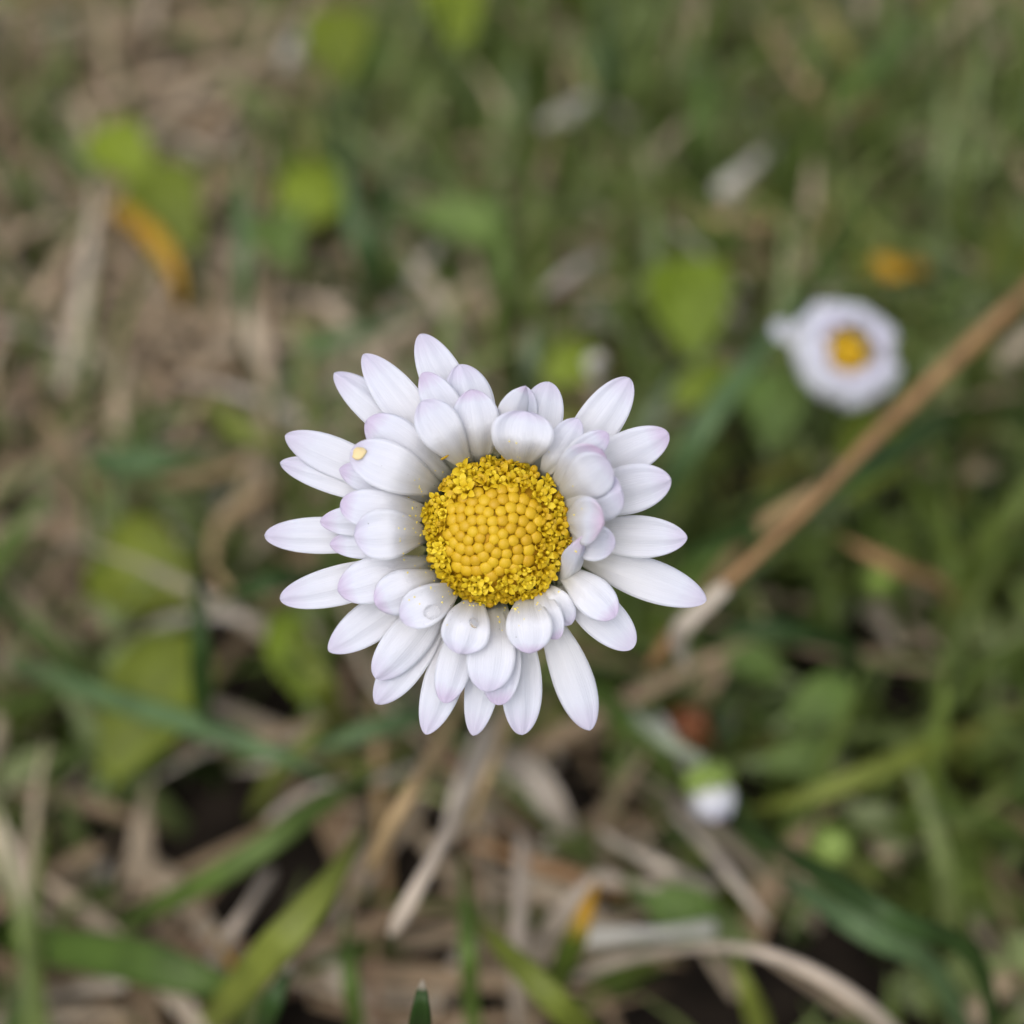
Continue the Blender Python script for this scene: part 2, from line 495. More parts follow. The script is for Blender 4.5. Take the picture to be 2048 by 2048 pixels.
def big_daisy():
    R = 138.0
    foot = Vector((1.5, 101, -1.5))
    root = empty('daisy', foot)
    tag(root, 'large open daisy with white petals and domed yellow centre, in sharp focus', 'daisy')
    # stem ------------------------------------------------------------
    hc = head_pt(DC[0], DC[1], -3.4)
    pts = spline([foot, foot + Vector((0.5, -1.5, 22)), foot + Vector((0.4, -15, 48)), hc + DV * 9, hc], 26)
    v, f, u = tube(pts, [1.0 - 0.25 * i / 26 for i in range(27)], 10, foot)
    add('stem', mesh_from('stem', v, f, M['stem'], u), root)
    # involucre -----------------------------------------------------------
    pl = [head_pt(DC[0], DC[1], w) for w in (-3.7, -3.4, -2.8, -1.6, -0.6)]
    v, f, u = tube(pl, [0.8, 2.0, 3.0, 3.35, 3.3], 20, foot)
    add('receptacle', mesh_from('receptacle', v, f, M['bract'], u), root)
    for i in range(18):
        a = 2 * math.pi * (i + 0.2 * rng.random()) / 18
        ca, sa = math.cos(a), math.sin(a)
        prof = [(1.2, -3.9), (2.6, -3.7), (3.6, -3.4), (4.4 + 0.4 * rng.random(), -3.2)]
        cl = [head_pt(DC[0], DC[1], w) + RV * (r * ca) + UV_ * (r * sa) for r, w in prof]
        me = petal_mesh(spline(cl, 10), NV, 1.7, 0.1, M['bract'], 0.2, foot, nu=10, nv=5, claw=0.7, wmax=0.5, tipexp=1.0, seed=i)
        me.name = 'bract'
        add('bract', me, root)
    # ray florets ------------------------------------------------------------
    for k, (tx, ty, bx, by, wd, lay, rise, mt) in enumerate(PETALS):
        dx, dy = bx - DC[0], by - DC[1]
        q = math.hypot(dx, dy)
        bx, by = DC[0] + dx / q * 120, DC[1] + dy / q * 120
        kx = wd * K / FPX * (DEPTH - lay)
        if tx > 1050 and ty < 1050:
            rise *= 1.3          # the petals on this side bend up towards the lens
        w0 = -1.9 + 0.16 * lay
        n = 22
        bow = rng.uniform(-0.03, 0.03)
        cl = []
        for i in range(n + 1):
            t = i / n
            px = bx + (tx - bx) * t - (ty - by) * bow * math.sin(math.pi * t)
            py = by + (ty - by) * t + (tx - bx) * bow * math.sin(math.pi * t)
            top = 0.0 + 1.05 * max(lay, -0.1)
            x = min(1.0, t * (1.75 if lay >= 1.2 else 2.2))
            w = w0 + (top - w0) * math.sin(math.pi / 2 * x) ** 1.15 + rise * t ** 1.4 - 0.35 * t ** 4
            w += 0.06 * ((k * 7) % 5 - 2)
            cl.append(head_pt(px, py, w))
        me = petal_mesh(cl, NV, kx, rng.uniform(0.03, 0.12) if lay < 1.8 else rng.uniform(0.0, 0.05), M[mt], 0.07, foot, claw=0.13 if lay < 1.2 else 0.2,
                        wmax=0.64 + rng.uniform(-0.04, 0.04), tipexp=rng.uniform(0.5, 0.62), twist=rng.uniform(-0.18, 0.18),
                        groove=rng.uniform(0.03, 0.08), seed=k, curl=rng.uniform(-0.02, 0.10))
        add('petal', me, root)
    # the petal rolled up against the disc on its right, and the curled tip at the top
    cl = [head_pt(x, y, w) for x, y, w in ((1052, 1105, -1.2), (1074, 1082, 0.8), (1090, 1050, 2.4), (1103, 1008, 3.4))]
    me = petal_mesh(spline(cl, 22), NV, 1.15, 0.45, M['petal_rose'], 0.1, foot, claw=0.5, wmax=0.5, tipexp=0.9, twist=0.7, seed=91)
    tag(add('petal', me, root), 'narrow pink petal rolled up against the disc')
    cl = [head_pt(x, y, w) for x, y, w in ((972, 860, -1.2), (965, 800, 1.4), (975, 760, 2.2), (992, 728, 2.6))]
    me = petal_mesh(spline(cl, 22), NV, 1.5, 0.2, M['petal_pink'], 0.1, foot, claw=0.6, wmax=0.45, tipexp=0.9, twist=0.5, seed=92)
    tag(add('petal', me, root), 'petal with a browned curling tip')
    # disc -----------------------------------------------------------------
    RD = 3.36
    SH = -0.38
    def dome(x, y):
        r = math.hypot(x, y) / RD
        h = 1.7 * (1 - min(r, 1.05) ** 2.2) - 0.35
        xs = x + SH * (1 - min(r, 1) ** 2)
        return head_pt(DC[0], DC[1], h) + RV * xs + UV_ * y
    verts, faces = [], []
    nr, ns = 12, 40
    for i in range(nr + 1):
        for j in range(ns):
            a = 2 * math.pi * j / ns
            r = RD * i / nr * 0.97
            verts.append((dome(r * math.cos(a), r * math.sin(a)) - foot) * MM)
    for i in range(nr):
        for j in range(ns):
            k = (j + 1) % ns
            faces.append((i * ns + j, (i + 1) * ns + j, (i + 1) * ns + k, i * ns + k))
    dob = add('disc', mesh_from('disc', verts, faces, M['disc']), root)
    # closed floret: a rounded bud with five faint seams
    bm = bmesh.new()
    bmesh.ops.create_icosphere(bm, subdivisions=3, radius=1.0)
    for vv in bm.verts:
        a = math.atan2(vv.co.y, vv.co.x)
        rr = math.hypot(vv.co.x, vv.co.y)
        vv.co.z *= 1.0 + 0.03 * math.cos(5 * a) * (1 - rr)
        s = 1 + 0.02 * math.cos(5 * a) * rr
        vv.co.x *= s; vv.co.y *= s
        if vv.co.z < 0: vv.co.z *= 2.0
    budme = bpy.data.meshes.new('bud_floret'); bm.to_mesh(budme); bm.free()
    budme.polygons.foreach_set('use_smooth', [True] * len(budme.polygons)); budme.materials.append(M['bud'])
    # open floret: short tube, five spreading lobes and a knob of stigma
    def open_floret(seed, spread):
        r_ = random.Random(seed)
        V, F = [], []
        segs = 10
        rings = [(0.42, -1.6), (0.46, -0.6), (0.60, 0.1)]
        for rr, z in rings:
            for j in range(segs):
                a = 2 * math.pi * j / segs
                V.append((rr * math.cos(a), rr * math.sin(a), z))
        for i in range(2):
            for j in range(segs):
                k = (j + 1) % segs
                F.append((i * segs + j, i * segs + k, (i + 1) * segs + k, (i + 1) * segs + j))
        for l in range(5):
            a = 2 * math.pi * l / 5
            b0 = len(V)
            sp = spread * r_.uniform(0.75, 1.2)
            up = r_.uniform(-0.2, 0.6)
            prof = [(0.50, 0.40, 0.08), (0.55 + 0.25 * sp, 0.46, 0.30 + up * 0.3), (0.58 + 0.55 * sp, 0.36, 0.34 + up * 0.4), (0.58 + 0.80 * sp, 0.10, 0.28 + up * 0.5)]
            ca, sa = math.cos(a), math.sin(a)
            for rr, hw, z in prof:
                for s, dz in ((-1, -0.02), (0, 0.04), (1, -0.02), (1, -0.02), (0, -0.12), (-1, -0.02)):
                    V.append((rr * ca - hw * s * sa, rr * sa + hw * s * ca, z + dz))
            for i in range(3):
                for j in (0, 1, 3, 4):
                    F.append((b0 + i * 6 + j, b0 + (i + 1) * 6 + j, b0 + (i + 1) * 6 + j + 1, b0 + i * 6 + j + 1))
        b0 = len(V)
        for i, (rr, z) in enumerate([(0.18, -0.4), (0.2, 0.5), (0.30, 0.72), (0.22, 0.95), (0.05, 1.03)]):
            for j in range(6):
                a = 2 * math.pi * j / 6
                V.append((rr * math.cos(a) + 0.05 * i * r_.uniform(-0.3, 0.3), rr * math.sin(a), z))
        for i in range(4):
            for j in range(6):
                k = (j + 1) % 6
                F.append((b0 + i * 6 + j, b0 + i * 6 + k, b0 + (i + 1) * 6 + k, b0 + (i + 1) * 6 + j))
        F.append(tuple(b0 + 24 + j for j in range(6)))
        return mesh_from('open_floret', V, F, M['floret'])
    opens = [open_floret(s, sp) for s, sp in ((1, 0.9), (2, 1.1), (3, 1.3), (4, 0.6), (5, 1.0))]
    GA = math.radians(137.508)
    n = 0
    cc = 0.262
    while True:
        r = cc * math.sqrt(n + 0.6)
        if n > 74:
            r = r * 0.985
        if r > RD * 1.0:
            break
        a = n * GA + 0.4
        x, y = r * math.cos(a), r * math.sin(a)
        e = 0.05
        p = dome(x, y)
        nx = (dome(x + e, y) - dome(x - e, y)).cross(dome(x, y + e) - dome(x, y - e)).normalized()
        edge = r / RD
        lim = 2.2 + 0.18 * math.sin(2 * a + 0.6) + rng.uniform(-0.06, 0.06)
        if r < lim:
            rad = (0.270 + 0.064 * (r / 2.3)) * rng.uniform(0.95, 1.06)
            p = p + RV * rng.uniform(-0.015, 0.015) + UV_ * rng.uniform(-0.015, 0.015)
            o = add('bud_floret', budme, dob)
            sc = (rad, rad, rad * 0.62)
            p = p + nx * (0.16 + 0.07 * (r / 2.2) + rng.uniform(-0.015, 0.015))
        elif rng.random() < 0.0 and edge < 0.95:
            n += 1
            continue
        else:
            o = add('open_floret', opens[(n * 3 + n // 5) % 5], dob)
            s = rng.uniform(0.27, 0.41)
            if edge > 0.9: s *= 0.85
            sc = (s, s, s * rng.uniform(0.9, 1.15))
            tilt = Vector((rng.uniform(-1, 1), rng.uniform(-1, 1), rng.uniform(-1, 1))) * 0.42
            nx = (nx + tilt + NV * 0.2).normalized()
            p = p + nx * (0.40 + rng.uniform(-0.18, 0.20) - 0.15 * max(0, edge - 0.85))
        q = nx.to_track_quat('Z', 'Y') @ Quaternion((0, 0, 1), rng.uniform(0, 6.28))
        o.matrix_local = Matrix.Translation((p - foot) * MM) @ q.to_matrix().to_4x4() @ Matrix.Diagonal((sc[0] * MM, sc[1] * MM, sc[2] * MM, 1))
        n += 1
    # small closed florets hanging out over the rim
    for i in range(46):
        a = 2 * math.pi * i / 46 + rng.uniform(-0.05, 0.05)
        r = 3.40 + rng.uniform(-0.05, 0.22)
        p = dome(RD * math.cos(a), RD * math.sin(a)) + (RV * math.cos(a) + UV_ * math.sin(a)) * (r - RD) + NV * rng.uniform(0.2, 0.5)
        s = rng.uniform(0.17, 0.22)
        o = add('bud_floret' if i % 3 else 'open_floret', budme if i % 3 else opens[i % 5], dob)
        nx = (RV * math.cos(a) + UV_ * math.sin(a) + NV * 0.8).normalized()
        q = nx.to_track_quat('Z', 'Y')
        o.matrix_local = Matrix.Translation((p - foot) * MM) @ q.to_matrix().to_4x4() @ Matrix.Scale(s * MM * (1 if i % 3 else 1.2), 4)
    return root, foot

daisy, DFOOT = big_daisy()

# ------------------------------------------------------------------ smaller daisy heads
def basis(axis):
    a = axis.normalized()
    s = Vector((1, 0, 0)).cross(a)
    s = s.normalized() if s.length > 0.1 else Vector((0, 1, 0))
    return s.cross(a).normalized() * -1, s, a      # two side vectors and the axis

def half_open_daisy():
    hc = pd(1581, 676, 144.0)
    ax = (NV + RV * 0.10 + UV_ * 0.10).normalized()
    e1, e2, ax = basis(ax)
    foot = Vector((hc.x + 3, hc.y + 16, -1.5))
    root = empty('daisy', foot)
    tag(root, 'small half-open daisy with petals cupped inward around its yellow centre', 'daisy')
    b = hc - ax * 2.5
    pts = spline([foot, foot + Vector((0, -1, 14)), b - ax * 6, b], 16)
    v, f, u = tube(pts, [0.85] * 17, 8, foot)
    add('stem', mesh_from('stem', v, f, M['stem'], u), root)
    v, f, u = tube([b, b + ax * 0.6, b + ax * 1.5, b + ax * 2.4], [0.7, 1.9, 2.5, 2.5], 16, foot)
    add('receptacle', mesh_from('receptacle', v, f, M['bract'], u), root)
    N = 34
    for i in range(N):
        lay = i % 2
        a = 2 * math.pi * i / N + rng.uniform(-0.06, 0.06)
        d = e1 * math.cos(a) + e2 * math.sin(a)
        o = rng.uniform(-0.55, 0.45)
        prof = [(1.9, -0.6), (4.1 + 0.4 * (1 - lay), 0.5), (5.5 + o - 0.4 * lay, 2.4), (4.5 + o - 0.5 * lay, 4.0), (2.6 + rng.uniform(-0.5, 0.5), 4.3 + 0.5 * o)]
        if i == 19:      # one petal has sprung open
            prof = [(1.9, -0.6), (4.4, 0.3), (5.9, 1.1), (7.0, 1.7), (7.9, 2.0)]
        cl = [hc + d * r + ax * w for r, w in prof]
        inward = (-d + ax * 0.5).normalized()
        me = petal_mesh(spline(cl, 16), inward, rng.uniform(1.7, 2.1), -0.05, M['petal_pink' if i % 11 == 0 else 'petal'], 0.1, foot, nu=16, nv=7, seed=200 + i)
        add('petal', me, root)
    V, F = [], []
    for i in range(7):
        for j in range(20):
            a = 2 * math.pi * j / 20
            t = i / 6
            p = hc + (e1 * math.cos(a) + e2 * math.sin(a)) * (2.6 * math.sin(t * math.pi / 2)) + ax * (1.0 + 2.0 * math.cos(t * math.pi / 2))
            V.append((p - foot) * MM)
    for i in range(6):
        for j in range(20):
            k = (j + 1) % 20
            F.append((i * 20 + j, (i + 1) * 20 + j, (i + 1) * 20 + k, i * 20 + k))
    dob = add('disc', mesh_from('disc', V, F, M['disc']), root)
    fl = bpy.data.meshes.get('bud_floret')
    for n in range(60):
        r = 0.31 * math.sqrt(n + 0.5)
        a = n * math.radians(137.508)
        t = math.asin(min(1, r / 2.6))
        p = hc + (e1 * math.cos(a) + e2 * math.sin(a)) * r + ax * (1.1 + 2.0 * math.cos(t))
        o = add('bud_floret', fl, dob)
        o.matrix_local = Matrix.Translation((p - foot) * MM) @ ax.to_track_quat('Z', 'Y').to_matrix().to_4x4() @ Matrix.Scale(0.3 * MM, 4)
half_open_daisy()

def closed_bud(label, path, axis, R, L, pet, stem_mat, green='bract_pale'):
    """a closed daisy bud: cup of bracts round a tight bunch of petals, on a stem that ends in the soil"""
    hc = Vector(path[-1])
    e1, e2, ax = basis(Vector(axis))
    foot = Vector(path[0])
    root = empty('daisy_bud', foot)
    tag(root, label, 'flower bud')
    pts = spline(path, 22)
    v, f, u = tube(pts, [R * 0.32] * 23, 8, foot)
    add('stem', mesh_from('stem', v, f, stem_mat, u), root)
    rr = [(0.25, -0.05), (0.72, 0.12), (0.95, 0.42), (0.92, 0.75), (0.62, 0.96), (0.2, 1.05)]
    v, f, u = tube([hc + ax * (z * L) for _, z in rr], [R * 0.86 * r for r, _ in rr], 14, foot)
    add('receptacle', mesh_from('receptacle', v, f, M[green], u), root)
    for i in range(13):
        a = 2 * math.pi * i / 13
        d = e1 * math.cos(a) + e2 * math.sin(a)
        cl = [hc + d * (R * r) + ax * (L * z) for r, z in ((0.3, -0.03), (0.86, 0.2), (1.02, 0.5), (0.9, 0.86 - 0.1 * (i % 2)))]
        me = petal_mesh(spline(cl, 8), d, R * 0.55, 0.12, M[green], 0.2, foot, nu=8, nv=5, claw=0.7, wmax=0.5, tipexp=0.9, seed=i)
        me.name = 'bract'
        add('bract', me, root)
    for i in range(pet):
        a = 2 * math.pi * (i + 0.5) / pet
        d = e1 * math.cos(a) + e2 * math.sin(a)
        k = 0.75 if i % 2 else 0.9
        cl = [hc + d * (R * r * k) + ax * (L * z) for r, z in ((0.7, 0.5), (1.0, 0.85), (0.9, 1.25), (0.45, 1.62 - 0.1 * (i % 3)))]
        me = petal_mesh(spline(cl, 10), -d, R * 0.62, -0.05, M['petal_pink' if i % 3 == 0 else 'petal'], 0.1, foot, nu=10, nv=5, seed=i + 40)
        add('petal', me, root)

hb = gp(1328, 1440, 27)
closed_bud('nodding daisy bud with green cup and white petal tips hanging downward',
           [gp(1145, 1330, -1.5), gp(1150, 1330, 12), gp(1195, 1350, 24), gp(1262, 1400, 31), hb],
           (RV * 0.22 - UV_ * 1.0 + NV * 0.25), 2.1, 3.1, 14, M['stem_pale'])
hb2 = gp(1560, 1585, 20)
closed_bud('round pale green closed bud low among the blades behind the dark diagonal leaf',
           [gp(1545, 1570, -1.5), gp(1540, 1560, 10), hb2], (gp(1590, 1620, 22) - hb2 + NV * 2), 1.9, 2.6, 0, M['stem'])
hb3 = gp(1652, 1100, 20)
closed_bud('round pale green closed bud near the long brown stalk',
           [gp(1660, 1100, -1.5), gp(1655, 1095, 10), hb3], (NV + UV_ * 0.3), 1.7, 2.4, 0, M['stem'])

# ------------------------------------------------------------------ single blades, straws and leaves
def strip(pts, widths, mat, base, fold=0.25, thick=0.16, face=None, twist=0.0):
    """a grass blade: closed, keeled strip along pts"""
    face = face or (NV + Vector((0, 0, 0.6))).normalized()
    V, F, U = [], [], []
    n = len(pts)
    for i, p in enumerate(pts):
        t = (pts[min(i + 1, n - 1)] - pts[max(i - 1, 0)]).normalized()
        s = face.cross(t)
        s = s.normalized() if s.length > 1e-3 else Vector((1, 0, 0))
        m = t.cross(s).normalized()
        if twist:
            q = Quaternion(t, twist * (i / n - 0.5))
            s, m = q @ s, q @ m
        w = widths[i] * 0.5
        for k, (a, b) in enumerate(((-1, fold), (-0.5, fold * 0.42), (0, 0), (0.5, fold * 0.42), (1, fold), (0.5, fold * 0.42), (0, 0), (-0.5, fold * 0.42))):
            off = 0.0
            if k in (1, 2, 3): off = thick * 0.5
            if k in (5, 6, 7): off = -thick * 0.5
            V.append((p + s * (w * a) + m * (w * b + off) - base) * MM)
            U.append((i / (n - 1), 0.5 + 0.5 * a))
    for i in range(n - 1):
        for j in range(8):
            k = (j + 1) % 8
            F.append((i * 8 + j, i * 8 + k, (i + 1) * 8 + k, (i + 1) * 8 + j))
    F.append(tuple(range(7, -1, -1)))
    F.append(tuple(range((n - 1) * 8, n * 8)))
    return V, F, U

def blade(name, cat, label, mat, width, pts, kind='blade', fold=0.3, twist=0.3, rooted=True, group=None, n=26):
    """pts run from the tip to the root as (x, y, height in mm)"""
    pts = [(x, y, h * (1.0 + 0.25 * min(1, max(0, (y - 1300) / 200)))) for x, y, h in pts]
    P = [gp(*p) for p in pts]
    width = width * (0.95 if pts[0][1] > 1400 else 1.0)
    if rooted and pts[-1][2] > 3:
        d = (P[-1] - P[-2]); d.z = 0
        d = d.normalized() if d.length > 1e-3 else Vector((0, 1, 0))
        P.append(Vector((P[-1].x, P[-1].y, -1.5)) + d * min(pts[-1][2] * 0.5, 10))
    foot = Vector((P[-1].x, P[-1].y, P[-1].z))
    C = spline(P, n)
    ws = []
    for i in range(n + 1):
        t = i / n
        if kind == 'blade':
            f = min(1.0, 0.02 + (t / 0.42) ** 0.75) * (1 - 0.25 * max(0, t - 0.6) / 0.4)
        elif kind == 'broad':
            f = min(1.0, 0.03 + (t / 0.25) ** 0.6) * (1 - 0.5 * max(0, t - 0.5) / 0.5)
        elif kind == 'blunt':
            f = min(1.0, 0.35 + t / 0.08) * (1 - 0.1 * t)
        else:   # straw, nearly even in width
            f = min(1, 0.4 + t / 0.1) * (0.8 + 0.2 * math.sin(7 * t + len(label)))
        ws.append(width * f)
    if kind == 'straw':
        V, F, U = tube(C, [w * 0.5 for w in ws], 8, foot, flat=0.55, up=NV)
    else:
        V, F, U = strip(C, ws, M[mat], foot, fold, twist=twist)
    o = add(name, mesh_from(name, V, F, M[mat], U), None, foot * MM)
    tag(o, label, cat, group)
    return o

